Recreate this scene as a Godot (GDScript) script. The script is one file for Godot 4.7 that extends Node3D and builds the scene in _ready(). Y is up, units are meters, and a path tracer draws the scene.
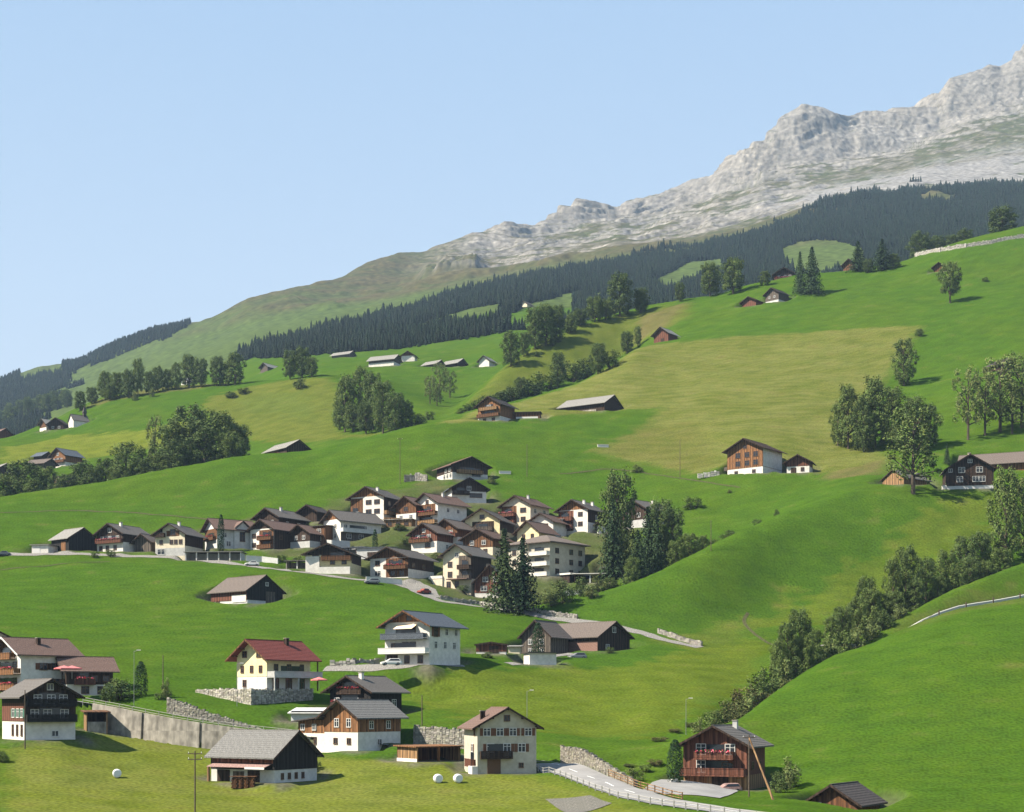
extends Node3D
# An alpine village on green meadows under limestone cliffs. z runs towards the viewer; distances from the camera are called Z here (world z = -Z).
const F := 1500.0      # focal length in pixels
const CX := 512.0
const HY := 705.0      # the horizon's row
const SUN_AZ := Vector3(-0.94, 0.0, 0.24)
var rng := RandomNumberGenerator.new()
var used := {}
var M := {}

func _ready() -> void:
	rng.seed = 4711
	var cam := Camera3D.new()
	cam.name = "camera"
	add_child(cam)
	cam.near = 1.0
	cam.far = 12000.0
	cam.set_frustum(812.0 / F, Vector2(0.0, (HY - 406.0) / F), 1.0, 12000.0)
	cam.position = Vector3.ZERO
	cam.current = true
	var env := Environment.new()
	env.background_mode = Environment.BG_SKY
	var sky := Sky.new()
	var sm := ProceduralSkyMaterial.new()
	sm.sky_top_color = Color(0.332, 0.444, 0.564)
	sm.sky_horizon_color = Color(0.6, 0.612, 0.606)
	sm.sky_curve = 0.22
	sm.ground_bottom_color = Color(0.25, 0.30, 0.20)
	sm.ground_horizon_color = Color(0.48, 0.53, 0.54)
	sm.sun_angle_max = 1.0
	sky.sky_material = sm
	env.sky = sky
	env.tonemap_mode = Environment.TONE_MAPPER_LINEAR
	env.tonemap_exposure = 2.9
	env.sdfgi_enabled = true
	env.ssao_enabled = true
	env.ssil_enabled = true
	env.fog_enabled = true
	env.fog_light_color = Color(0.74, 0.86, 1.0)
	env.fog_density = 0.00006
	var we := WorldEnvironment.new()
	we.name = "world_environment"
	we.environment = env
	add_child(we)
	var sun := DirectionalLight3D.new()
	sun.name = "sun"
	sun.light_energy = 1.6
	sun.light_color = Color(1.0, 0.955, 0.88)
	sun.light_angular_distance = 0.5
	sun.shadow_enabled = true
	add_child(sun)
	var to_sun := (SUN_AZ.normalized() * cos(deg_to_rad(46.0)) + Vector3.UP * sin(deg_to_rad(46.0)))
	sun.look_at_from_position(to_sun * 100.0, Vector3.ZERO, Vector3.UP)
	make_materials()
	build_terrain()
	build_far_land()
	build_forest()
	build_roads()
	build_walls()
	build_houses()
	build_trees()
	build_small_things()

# ------------------------------------------------------------------ names and things
func numbered(called: String) -> String:
	if not used.has(called):
		used[called] = 0
		return called
	used[called] += 1
	return "%s_%03d" % [called, used[called]]

func tag(o: Node3D, label: String, category: String, group := "", kind := "") -> void:
	if label != "": o.set_meta("label", label)
	if category != "": o.set_meta("category", category)
	if group != "": o.set_meta("group", group)
	if kind != "": o.set_meta("kind", kind)

func thing(called: String, label: String, category: String, at := Vector3.ZERO, turn := 0.0, group := "") -> Node3D:
	var o := Node3D.new()
	o.name = numbered(called)
	if not planning: add_child(o)
	o.position = at
	o.rotation.y = turn
	tag(o, label, category, group)
	return o

func part(called: String, mesh: Mesh, mat: Material, parent: Node, at := Vector3.ZERO, turn := Vector3.ZERO) -> MeshInstance3D:
	var o := MeshInstance3D.new()
	o.mesh = mesh
	if mat != null: o.material_override = mat
	if parent == self:
		o.name = numbered(called)
		add_child(o)
	else:
		o.name = called
		parent.add_child(o, true)
	o.position = at
	o.rotation = turn
	return o

func structure(called: String, mesh: Mesh, mat: Material) -> MeshInstance3D:
	var o := part(called, mesh, mat, self)
	o.set_meta("kind", "structure")
	return o

# ------------------------------------------------------------------ a small mesh collector
class Mb:
	var v := PackedVector3Array()
	var n := PackedVector3Array()
	var c := PackedColorArray()
	var uv := PackedVector2Array()
	var tint := Color(1, 1, 1)
	func tri(a: Vector3, b: Vector3, d: Vector3) -> void:
		var nn := (d - a).cross(b - a).normalized()
		v.append(a); v.append(b); v.append(d)
		n.append(nn); n.append(nn); n.append(nn)
		c.append(tint); c.append(tint); c.append(tint)
	func quad(a: Vector3, b: Vector3, d: Vector3, e: Vector3) -> void:
		tri(a, b, d)
		tri(a, d, e)
	func box(lo: Vector3, hi: Vector3) -> void:
		var p := []
		for k in 8:
			p.append(Vector3(hi.x if k & 1 else lo.x, hi.y if k & 2 else lo.y, hi.z if k & 4 else lo.z))
		quad(p[4], p[6], p[7], p[5])
		quad(p[1], p[3], p[2], p[0])
		quad(p[5], p[7], p[3], p[1])
		quad(p[0], p[2], p[6], p[4])
		quad(p[6], p[2], p[3], p[7])
		quad(p[0], p[4], p[5], p[1])
	# a hexahedron from a bottom ring and a top ring of four points (counter-clockwise from above, from the near left)
	func hexa(b: Array, t: Array) -> void:
		for k in 4:
			var j := (k + 1) % 4
			quad(b[k], t[k], t[j], b[j])
		quad(t[0], t[3], t[2], t[1])
		quad(b[0], b[1], b[2], b[3])
	func bar(a: Vector3, b: Vector3, r0: float, r1: float, sides := 6) -> void:
		var d := (b - a).normalized()
		var s := d.cross(Vector3.UP if absf(d.y) < 0.9 else Vector3.RIGHT).normalized()
		var t := s.cross(d)
		var ra := []
		var rb := []
		for k in sides:
			var w := TAU * k / sides
			var o := s * cos(w) + t * sin(w)
			ra.append(a + o * r0)
			rb.append(b + o * r1)
		for k in sides:
			var j := (k + 1) % sides
			quad(ra[k], ra[j], rb[j], rb[k])
		for k in range(1, sides - 1):
			tri(rb[0], rb[k + 1], rb[k])
			tri(ra[0], ra[k], ra[k + 1])
	func done() -> ArrayMesh:
		var a := []
		a.resize(Mesh.ARRAY_MAX)
		a[Mesh.ARRAY_VERTEX] = v
		a[Mesh.ARRAY_NORMAL] = n
		a[Mesh.ARRAY_COLOR] = c
		if uv.size() == v.size(): a[Mesh.ARRAY_TEX_UV] = uv
		var m := ArrayMesh.new()
		m.add_surface_from_arrays(Mesh.PRIMITIVE_TRIANGLES, a)
		return m

# ------------------------------------------------------------------ materials
func lin(r: float, g: float, b: float) -> Color:
	return Color(r, g, b).linear_to_srgb()

func noise_tex(freq: float, lo: float, hi: float, seed_: int, size := 512, octaves := 4, stretch := 1.0) -> ImageTexture:
	var fn := FastNoiseLite.new()
	fn.seed = seed_
	fn.noise_type = FastNoiseLite.TYPE_SIMPLEX_SMOOTH
	fn.fractal_octaves = octaves
	fn.frequency = freq
	var im: Image = fn.get_seamless_image(size, size)
	im.convert(Image.FORMAT_RGB8)
	var out := Image.create(size, size, false, Image.FORMAT_RGB8)
	for y in size:
		var yy := int(y * stretch) % size
		for x in size:
			var g: float = lerpf(lo, hi, im.get_pixel(x, yy).r)
			out.set_pixel(x, y, Color(g, g, g))
	return ImageTexture.create_from_image(out)

func mat(color: Color, rough := 0.9, tex: Texture2D = null, scale := 1.0, metal := 0.0) -> StandardMaterial3D:
	var m := StandardMaterial3D.new()
	m.albedo_color = color
	m.roughness = rough
	m.metallic = metal
	m.metallic_specular = 0.3
	if tex != null:
		m.albedo_texture = tex
		m.uv1_triplanar = true
		m.uv1_scale = Vector3.ONE * scale
	return m

func make_materials() -> void:
	var grain := noise_tex(0.02, 0.55, 1.0, 3, 256, 5)
	var soft := noise_tex(0.008, 0.88, 1.0, 5, 256, 5)
	var streak := noise_tex(0.02, 0.45, 1.0, 7, 256, 4, 0.06)   # long lines: boards
	M.grain = grain
	var g := mat(Color(1, 1, 1), 1.0, noise_tex(0.02, 0.66, 1.0, 11, 512, 6), 0.11)
	g.uv1_world_triplanar = true
	g.vertex_color_use_as_albedo = true
	g.metallic_specular = 0.0
	M.meadow = g
	var r := mat(Color(1, 1, 1), 1.0, noise_tex(0.012, 0.45, 1.0, 13, 512, 7), 0.010)
	r.uv1_world_triplanar = true
	r.vertex_color_use_as_albedo = true
	r.metallic_specular = 0.1
	M.mountain = r
	var leaf := StandardMaterial3D.new()
	leaf.vertex_color_use_as_albedo = true
	leaf.roughness = 0.75
	leaf.metallic_specular = 0.2
	leaf.cull_mode = BaseMaterial3D.CULL_DISABLED
	leaf.backlight_enabled = true
	leaf.backlight = Color(0.10, 0.14, 0.04)
	M.leaf = leaf
	var needle := leaf.duplicate()
	needle.backlight_enabled = false
	M.needle = needle
	M.bark = mat(lin(0.10, 0.08, 0.06), 0.95, grain, 0.8)
	var plaster := {"white": [0.66, 0.63, 0.58], "cream": [0.62, 0.55, 0.42], "yellow": [0.68, 0.60, 0.36], "beige": [0.46, 0.43, 0.35], "grey": [0.42, 0.42, 0.41], "pale": [0.55, 0.55, 0.53], "concrete": [0.42, 0.385, 0.33], "podium": [0.30, 0.29, 0.27]}
	var stained := noise_tex(0.012, 0.55, 1.0, 17, 256, 5, 0.4)
	for k in plaster:
		var c: Array = plaster[k]
		M[k] = mat(lin(c[0] * 0.98, c[1] * 0.98, c[2] * 0.98), 0.9, stained if k in ["concrete", "podium"] else soft, 0.22 if k in ["concrete", "podium"] else 0.35)
	var wood := {"wood_brown": [0.20, 0.095, 0.045], "wood_orange": [0.33, 0.16, 0.072], "wood_dark": [0.072, 0.045, 0.032], "wood_red": [0.22, 0.090, 0.058], "wood_black": [0.030, 0.027, 0.026], "wood_grey": [0.17, 0.14, 0.115], "wood_tan": [0.40, 0.24, 0.12]}
	for k in wood:
		var c: Array = wood[k]
		M[k] = mat(lin(c[0] * 0.95, c[1] * 0.95, c[2] * 0.95), 0.85, streak, 0.45)
	var roof := {"roof_grey": [0.165, 0.150, 0.138], "roof_brown": [0.185, 0.120, 0.098], "roof_red": [0.20, 0.055, 0.045], "roof_slate": [0.115, 0.135, 0.165], "roof_light": [0.30, 0.29, 0.27], "roof_pale": [0.205, 0.200, 0.190], "roof_dark": [0.085, 0.072, 0.068], "roof_warm": [0.172, 0.140, 0.122]}
	for k in roof:
		var c: Array = roof[k]
		M[k] = mat(lin(c[0] * 1.15, c[1] * 1.15, c[2] * 1.15), 0.8, grain, 0.55)
	M.pane = mat(lin(0.018, 0.022, 0.028), 0.12)
	M.pane.metallic_specular = 0.5
	M.frame_white = mat(lin(0.55, 0.54, 0.52), 0.6)
	M.brick = mat(lin(0.33, 0.195, 0.16), 0.9, grain, 0.8)
	M.awning = mat(lin(0.42, 0.27, 0.24), 0.9, grain, 0.6)
	M.frame_brown = mat(lin(0.11, 0.06, 0.035), 0.7)
	M.shutter_brown = mat(lin(0.12, 0.055, 0.03), 0.7)
	M.shutter_green = mat(lin(0.04, 0.12, 0.085), 0.7)
	M.shutter_red = mat(lin(0.22, 0.05, 0.035), 0.7)
	M.tyre = mat(lin(0.03, 0.03, 0.03), 0.85)
	M.metal = mat(lin(0.20, 0.205, 0.21), 0.5, null, 1.0, 0.5)
	M.pole = mat(lin(0.16, 0.12, 0.09), 0.9, grain, 1.2)
	M.rail = mat(lin(0.30, 0.29, 0.27), 0.6)
	M.asphalt = mat(lin(0.235, 0.23, 0.225), 0.95, soft, 0.12)
	M.asphalt.uv1_world_triplanar = true
	M.gravel = mat(lin(0.30, 0.285, 0.26), 1.0, grain, 0.3)
	M.gravel.uv1_world_triplanar = true
	M.pad = mat(lin(0.19, 0.18, 0.155), 0.95, grain, 0.4)
	M.pale_rail = mat(lin(0.50, 0.49, 0.47), 0.7)
	M.track = mat(lin(0.085, 0.085, 0.034), 1.0, grain, 0.2)
	M.paint = mat(lin(0.72, 0.72, 0.70), 0.8)
	var st := mat(Color(1, 1, 1), 0.95, soft, 0.9)
	st.vertex_color_use_as_albedo = true
	M.stone = st
	M.film = mat(lin(0.62, 0.63, 0.64), 0.35)
	M.cloth_red = mat(lin(0.50, 0.04, 0.05), 0.9)
	M.cloth_pink = mat(lin(0.48, 0.15, 0.15), 0.9)
	M.cloth_cream = mat(lin(0.66, 0.52, 0.36), 0.9)
	var fl := leaf.duplicate()
	fl.backlight_enabled = false
	M.flower = fl

# ------------------------------------------------------------------ the land
# Each line runs across the land: [column, row, distance] knots, nearest line first. Rows say how high the ground stands there.
var LINES := [
	[-300,960,110, 1300,960,110],
	[-300,812,195, 0,812,195, 250,812,205, 500,812,200, 600,812,190, 700,814,180, 780,812,182, 850,812,202, 1024,812,200, 1300,812,196],
	[-300,745,240, 0,745,240, 60,740,245, 105,724,266, 150,734,262, 190,744,259, 250,753,255, 300,754,250, 400,750,250, 440,758,242, 500,771,233, 540,773,230, 600,784,214, 640,793,204, 700,796,204, 760,793,222, 850,796,214, 1024,800,206, 1300,800,200],
	[-300,680,285, 0,680,285, 100,690,286, 190,702,276, 250,709,275, 330,708,280, 400,710,282, 460,718,274, 540,737,258, 600,757,244, 640,775,234, 690,768,238, 730,768,240, 780,765,240, 850,760,236, 1024,770,226, 1300,770,220],
	[-300,672,292, 0,672,292, 100,680,295, 190,692,290, 250,700,288, 330,700,291, 400,700,295, 460,708,288, 540,728,268, 600,744,256, 650,748,249, 700,731,252, 740,718,268, 780,687,290, 832,656,310, 866,647,318, 900,631,325, 950,612,335, 1024,598,345, 1300,570,355],
	[-300,665,300, 0,665,300, 100,672,303, 190,684,300, 250,692,299, 330,694,300, 400,696,302, 460,702,296, 540,722,277, 600,738,265, 650,743,258, 700,737,261, 740,729,280, 780,700,303, 832,672,325, 866,664,335, 900,648,342, 950,626,352, 1024,605,360, 1300,580,370],
	[-300,640,340, 0,640,340, 110,640,345, 240,660,320, 330,668,313, 400,665,309, 470,665,314, 540,662,330, 600,680,318, 650,705,290, 700,710,285, 740,700,303, 780,675,325, 832,650,345, 866,640,352, 900,617,358, 950,590,366, 1024,563,378, 1300,520,390],
	[-300,620,365, 0,620,365, 110,620,368, 240,640,345, 330,648,342, 400,648,336, 470,650,337, 540,652,345, 600,652,350, 650,655,345, 700,665,335, 740,665,340, 780,655,352, 832,640,364, 866,635,372, 900,625,376, 950,602,384, 1024,578,396, 1300,540,410],
	[-300,600,388, 0,600,388, 100,605,388, 200,607,385, 290,606,386, 380,606,385, 420,605,386, 540,616,384, 600,628,374, 660,632,374, 700,630,378, 740,622,385, 780,610,394, 832,592,402, 866,582,408, 900,570,412, 950,555,417, 1024,535,424, 1300,500,435],
	[-300,570,430, 0,570,430, 100,567,425, 200,570,418, 300,575,411, 380,585,404, 440,601,396, 500,609,396, 540,606,396, 560,600,398, 600,592,401, 640,579,405, 690,556,412, 720,540,420, 756,525,430, 780,513,437, 850,494,446, 900,494,446, 950,492,449, 1024,485,454, 1300,460,460],
	[-300,548,455, 0,552,452, 60,551,452, 200,556,446, 300,567,434, 380,577,421, 440,597,404, 500,608,402, 540,609,404, 600,598,409, 640,588,414, 690,562,421, 720,546,429, 756,528,438, 780,515,444, 850,489,454, 900,488,454, 950,487,457, 1024,478,464, 1300,450,470],
	[-300,528,478, 0,530,478, 100,530,478, 200,530,474, 300,535,465, 380,535,460, 460,537,458, 550,543,453, 620,547,449, 690,530,455, 720,520,461, 780,500,471, 850,480,474, 900,477,472, 950,470,480, 1024,460,490, 1300,440,495],
	[-300,515,500, 0,512,502, 100,510,505, 200,500,508, 300,495,506, 380,493,502, 460,487,500, 550,495,500, 620,492,504, 690,485,500, 757,474,495, 820,470,499, 900,455,505, 950,445,513, 1024,430,520, 1300,400,530],
	[-300,512,540, 0,498,540, 105,482,545, 187,466,550, 234,457,555, 309,450,565, 384,434,572, 440,421,580, 480,419,585, 557,412,600, 663,405,608, 757,408,588, 830,405,590, 900,400,590, 950,385,595, 1024,368,600, 1300,340,610],
	[-300,535,585, 0,518,585, 105,500,588, 187,484,592, 234,472,597, 309,456,602, 384,442,610, 440,424,614, 480,414,614, 557,405,622, 663,394,634, 757,390,622, 900,382,620, 1024,352,630, 1300,325,640],
	[-300,475,720, 0,470,720, 60,466,720, 105,462,722, 187,448,730, 234,443,735, 309,438,700, 384,430,680, 440,420,640, 480,409,645, 515,402,655, 580,382,680, 618,360,705, 634,348,715, 660,343,720, 757,332,715, 900,326,690, 1024,305,695, 1300,280,700],
	[-300,455,770, 0,450,770, 60,448,775, 105,440,780, 187,420,790, 234,415,790, 309,415,760, 384,418,730, 440,419,665, 480,413,672, 515,403,692, 580,386,716, 618,366,736, 640,350,746, 660,338,748, 757,316,748, 900,303,742, 1024,283,748, 1300,255,750],
	[-300,445,850, 0,440,850, 30,432,880, 77,410,900, 117,396,900, 164,388,900, 234,383,880, 290,378,850, 330,374,840, 384,392,780, 420,405,740, 445,414,700, 458,412,692, 470,398,706, 503,367,742, 540,341,775, 580,322,800, 640,308,830, 690,298,835, 721,294,838, 754,284,842, 800,276,850, 860,270,860, 900,263,856, 968,239,850, 1024,226,850, 1300,190,850],
	[-300,465,950, 0,457,950, 77,425,950, 164,400,950, 234,392,930, 290,384,895, 330,378,875, 384,377,860, 420,386,840, 458,404,790, 470,396,800, 503,377,830, 540,354,850, 580,336,872, 640,320,905, 757,298,905, 900,277,910, 1024,243,910, 1300,205,910],
	[-300,470,1100, 0,462,1100, 77,432,1100, 164,402,1090, 234,385,1040, 290,371,950, 330,367,935, 384,364,925, 420,362,920, 460,362,920, 503,350,930, 540,345,965, 580,342,985, 640,328,1005, 757,308,1005, 900,288,1005, 1024,258,1005, 1300,220,1005],
	[-300,455,1500, 0,440,1500, 77,408,1500, 120,395,1500, 164,382,1450, 234,364,1400, 250,359,1350, 290,358,1220, 340,354,1160, 400,350,1110, 460,341,1100, 520,330,1100, 560,328,1150, 640,318,1250, 757,300,1300, 900,280,1300, 1024,250,1300, 1300,205,1300],
	[-300,430,2200, 0,408,2200, 77,385,2200, 120,369,2200, 164,354,2100, 234,345,1800, 250,349,1500, 319,331,1620, 367,320,1720, 400,311,1800, 462,292,1950, 550,272,2050, 680,250,2150, 747,234,2200, 814,209,2300, 868,194,2400, 915,188,2400, 1024,182,2400, 1300,160,2400],
	[-300,418,2450, 0,395,2450, 77,373,2450, 120,354,2450, 164,341,2360, 200,334,2300, 250,326,2150, 300,309,2250, 367,290,2550, 400,279,2700, 440,268,2800, 480,254,2950, 530,240,3100, 587,224,3260, 640,217,3320, 700,200,3360, 764,172,3400, 804,163,3420, 850,160,3450, 900,150,3480, 950,128,3540, 1024,105,3580, 1300,40,3600],
	[-300,408,2700, 0,383,2700, 16,377,2700, 40,369,2720, 52,368,2720, 77,364,2700, 101,353,2680, 122,344,2650, 152,335,2600, 176,329,2560, 211,319,2500, 248,303,2550, 293,290,2650, 337,281,2800, 367,268,2950, 397,255,3050, 425,254,3100, 447,247,3150, 478,233,3200, 509,224,3250, 534,225,3300, 556,210,3400, 587,200,3450, 606,203,3480, 616,207,3500, 634,199,3500, 656,196,3500, 680,187,3500, 710,176,3520, 730,158,3520, 764,137,3540, 781,117,3560, 804,102,3580, 824,107,3600, 848,119,3620, 868,116,3640, 888,110,3660, 915,105,3680, 939,95,3700, 949,78,3710, 976,71,3720, 990,66,3730, 1002,65,3740, 1016,53,3750, 1024,47,3760, 1100,10,3800, 1300,-30,3850],
	[-300,440,3300, 0,420,3300, 211,370,3200, 400,320,3700, 587,270,4100, 804,190,4300, 1024,130,4500, 1300,60,4500],
	[-300,640,6500, 1300,640,6500]]

class Land:
	var px := PackedFloat32Array()
	var zs := PackedFloat32Array()
	var h := PackedFloat32Array()
	var nc := 0
	var nr := 0

var near_land: Land
var far_land: Land

func line_at(k: int, px: float) -> Vector2:
	var l: Array = LINES[k]
	var n := l.size() / 3
	if px <= l[0]: return Vector2(l[1], l[2])
	for i in range(1, n):
		if px <= l[i * 3]:
			var t: float = (px - l[i * 3 - 3]) / (l[i * 3] - l[i * 3 - 3])
			return Vector2(lerpf(l[i * 3 - 2], l[i * 3 + 1], t), lerpf(l[i * 3 - 1], l[i * 3 + 2], t))
	return Vector2(l[n * 3 - 2], l[n * 3 - 1])

func fill_land(g: Land) -> void:
	g.nc = g.px.size()
	g.nr = g.zs.size()
	g.h.resize(g.nc * g.nr)
	var nk := LINES.size()
	for c in g.nc:
		var kz := PackedFloat32Array()
		var ky := PackedFloat32Array()
		for k in nk:
			var p := line_at(k, g.px[c])
			var z := p.y
			if k > 0 and z < kz[k - 1] + 3.0: z = kz[k - 1] + 3.0
			kz.append(z)
			ky.append((HY - p.x) * z / F)
		var d := PackedFloat32Array()
		d.resize(nk)
		for k in range(1, nk - 1):
			var s0 := (ky[k] - ky[k - 1]) / (kz[k] - kz[k - 1])
			var s1 := (ky[k + 1] - ky[k]) / (kz[k + 1] - kz[k])
			d[k] = 0.0 if s0 * s1 <= 0.0 else 2.0 * s0 * s1 / (s0 + s1)
		var k := 0
		for r in g.nr:
			var z := g.zs[r]
			var y := ky[0]
			if z > kz[0]:
				while k < nk - 2 and z > kz[k + 1]: k += 1
				var w := kz[k + 1] - kz[k]
				var t := clampf((z - kz[k]) / w, 0.0, 1.0)
				var t2 := t * t
				var t3 := t2 * t
				y = (2.0 * t3 - 3.0 * t2 + 1.0) * ky[k] + (t3 - 2.0 * t2 + t) * w * d[k] + (3.0 * t2 - 2.0 * t3) * ky[k + 1] + (t3 - t2) * w * d[k + 1]
			g.h[r * g.nc + c] = y

func blur_land(g: Land, reach: int, r0: int, r1: int) -> void:
	var row := PackedFloat32Array()
	row.resize(g.nc)
	for r in range(r0, r1):
		var b := r * g.nc
		for c in g.nc: row[c] = g.h[b + c]
		for c in range(reach, g.nc - reach):
			var s := 0.0
			for k in range(-reach, reach + 1): s += row[c + k]
			g.h[b + c] = s / (2 * reach + 1)

func spread(z: float) -> float:    # how wide one column is at distance z
	return maxf(z, 150.0) / F

func col_of(g: Land, px: float) -> float:
	var lo := 0
	var hi := g.nc - 1
	while hi - lo > 1:
		var m := (lo + hi) / 2
		if g.px[m] <= px: lo = m
		else: hi = m
	return lo + clampf((px - g.px[lo]) / (g.px[hi] - g.px[lo]), 0.0, 1.0)

func row_of(g: Land, z: float) -> float:
	var lo := 0
	var hi := g.nr - 1
	while hi - lo > 1:
		var m := (lo + hi) / 2
		if g.zs[m] <= z: lo = m
		else: hi = m
	return lo + clampf((z - g.zs[lo]) / (g.zs[hi] - g.zs[lo]), 0.0, 1.0)

func height_px(px: float, z: float) -> float:
	var g := near_land if z < 1400.0 or far_land == null else far_land
	var c := col_of(g, px)
	var r := row_of(g, z)
	var c0 := mini(int(c), g.nc - 2)
	var r0 := mini(int(r), g.nr - 2)
	var a := lerpf(g.h[r0 * g.nc + c0], g.h[r0 * g.nc + c0 + 1], c - c0)
	var b := lerpf(g.h[(r0 + 1) * g.nc + c0], g.h[(r0 + 1) * g.nc + c0 + 1], c - c0)
	return lerpf(a, b, r - r0)

func ground(x: float, wz: float) -> Vector3:
	return Vector3(x, height_px(CX + x / spread(-wz), -wz), wz)

# where a column meets the ground at a distance
func at_z(px: float, z: float) -> Vector3:
	return Vector3((px - CX) * spread(z), height_px(px, z), -z)

# where the line of sight through a pixel meets the ground, farther than zmin
func hit(px: float, py: float, zmin := 150.0) -> Vector3:
	var z := zmin
	var prev := 1e9
	while z < 3800.0:
		var y := height_px(px, z)
		var row := HY - y * F / z
		if row <= py and prev > py and z > zmin:
			return at_z(px, z)
		if row <= py and prev == 1e9: return at_z(px, z)
		prev = row
		z += 0.5 if z < 700.0 else 2.0
	return at_z(px, zmin)

func hits(poly: Array, zmin := 150.0) -> PackedVector2Array:
	var out := PackedVector2Array()
	for i in range(0, poly.size(), 2):
		var p := hit(poly[i], poly[i + 1], zmin)
		out.append(Vector2(p.x, p.z))
	return out

var road_list := []

func plan_road(pts: Array, width: float, blend: float) -> Array:
	# pts: [column, distance, row]; row 0 takes the ground's height. Returns the smoothed centre line as Vector3.
	var raw := []
	for p in pts:
		var q := at_z(p[0], p[1])
		if p[2] != 0: q.y = (HY - p[2]) * p[1] / F
		raw.append(q)
	var curve := Curve3D.new()
	for i in raw.size():
		var t: Vector3 = (raw[mini(i + 1, raw.size() - 1)] - raw[maxi(i - 1, 0)]) / 6.0
		curve.add_point(raw[i], -t, t)
	curve.bake_interval = 0.8
	var path := []
	var n := int(curve.get_baked_length() / 0.9)
	for i in n + 1: path.append(curve.sample_baked(curve.get_baked_length() * i / n))
	# even out the heights
	for pass_ in 3:
		var ys := []
		for i in path.size():
			var s := 0.0
			var m := 0
			for k in range(maxi(0, i - 5), mini(path.size(), i + 6)):
				s += path[k].y
				m += 1
			ys.append(s / m)
		for i in path.size(): path[i] = Vector3(path[i].x, ys[i], path[i].z)
	road_list.append([path, width, blend])
	return path

func press_roads(g: Land) -> void:
	worn.resize(g.h.size())
	for pd in pads: press_pad(g, pd)
	var best := PackedFloat32Array()
	best.resize(g.h.size())
	best.fill(1e9)
	var front := PackedByteArray()
	front.resize(g.h.size())
	var lev := PackedFloat32Array()
	lev.resize(g.h.size())
	for rd in road_list:
		if rd[2] <= 0.0: continue
		var reach: float = rd[1] * 0.5 + rd[2]
		if rd[0] == road_main: reach += 6.0
		for pi in rd[0].size():
			var p: Vector3 = rd[0][pi]
			var cpx: float = CX + p.x * F / -p.z
			if cpx > 548.0: continue
			var nx: Vector3 = rd[0][mini(pi + 1, rd[0].size() - 1)] - rd[0][maxi(pi - 1, 0)]
			var side := Vector3(-nx.z, 0, nx.x).normalized()
			var r0 := int(row_of(g, -p.z - reach))
			var r1 := int(row_of(g, -p.z + reach)) + 1
			for r in range(r0, mini(r1 + 1, g.nr)):
				var sp := spread(g.zs[r])
				var c0 := int(col_of(g, CX + (p.x - reach) / sp))
				var c1 := int(col_of(g, CX + (p.x + reach) / sp)) + 1
				for c in range(c0, mini(c1 + 1, g.nc)):
					var dx: float = (g.px[c] - CX) * sp - p.x
					var dz: float = -g.zs[r] - p.z
					var d: float = maxf(sqrt(dx * dx + dz * dz) - rd[1] * 0.5 - 0.6, 0.0) / rd[2]
					if cpx < 320.0 and cpx > 96.0 and dx * side.x + dz * side.z > 2.85:
						d = 2.0
						var i := r * g.nc + c
						front[i] = 1
						g.h[i] = minf(g.h[i], p.y - 2.7 + maxf(0.0, dz - 9.0) * 0.35)
					if d < best[r * g.nc + c]:
						best[r * g.nc + c] = d
						lev[r * g.nc + c] = p.y - 0.07
	for i in g.h.size():
		if best[i] < 1.0 and front[i] == 0:
			var t := best[i]
			t = t * t * (3.0 - 2.0 * t)
			g.h[i] = lerpf(lev[i], g.h[i], t)

var pads := []
var pad_next := 0
var worn := PackedFloat32Array()    # trodden earth and gravel round the houses
var planning := false

# the ground under a house is cut level and eased into the slope round it
func press_pad(g: Land, pd: Array) -> void:
	if pd[2] == 0.0: return
	var at: Vector3 = pd[0]
	var turn: float = pd[1]
	var w: float = pd[2] / 2 + 1.0
	var l: float = pd[3]
	var ease_ := 3.5
	var reach: float = pd[2] + pd[3] + ease_
	for r in range(int(row_of(g, -at.z - reach)), mini(int(row_of(g, -at.z + reach)) + 1, g.nr)):
		var sp := spread(g.zs[r])
		for c in range(int(col_of(g, CX + (at.x - reach) / sp)), mini(int(col_of(g, CX + (at.x + reach) / sp)) + 1, g.nc)):
			var q := Vector2((g.px[c] - CX) * sp - at.x, -g.zs[r] - at.z)
			# into the house's own axes: x along the front, z out of it
			var lx := q.x * cos(turn) - q.y * sin(turn)
			var lz := q.x * sin(turn) + q.y * cos(turn)
			var dx := maxf(absf(lx) - w, 0.0)
			var dz := maxf(maxf(lz - 1.2, -lz - l - 0.5), 0.0)
			var d := sqrt(dx * dx + dz * dz) / ease_
			if d < 1.0:
				var i := r * g.nc + c
				var t := d * d * (3.0 - 2.0 * d)
				g.h[i] = lerpf(at.y - 0.03, g.h[i], t)
				worn[i] = maxf(worn[i], 1.0 - smoothstep(0.35, 1.0, d))

func settle(at: Vector3, yaw: float, W: float, L: float, pad := true) -> Vector3:
	# the given point is where the nearest corner stands; the whole house is set back so that it does
	if not planning:
		pad_next += 1
		return pads[pad_next - 1][0]
	var turn := deg_to_rad(yaw)
	var near := 0.0
	for c in [Vector2(-W / 2, 0), Vector2(W / 2, 0), Vector2(-W / 2, -L), Vector2(W / 2, -L)]:
		near = maxf(near, -c.x * sin(turn) + c.y * cos(turn))
	var px := CX + at.x * F / -at.z
	var z := -at.z + near
	var p := Vector3((px - CX) * z / F, at.y, -z)
	pads.append([p, turn, W if pad else 0.0, L])
	return p

var zones := []

func zone(poly: Array, color: Color, zmin: float, ragged: float, strength: float, stripes := 0.0) -> void:
	var pg := hits(poly, zmin)
	var lo := Vector2(1e9, 1e9)
	var hi := Vector2(-1e9, -1e9)
	for p in pg:
		lo = lo.min(p)
		hi = hi.max(p)
	zones.append([pg, color, lo - Vector2.ONE * ragged, hi + Vector2.ONE * ragged, ragged, strength, stripes])

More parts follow.
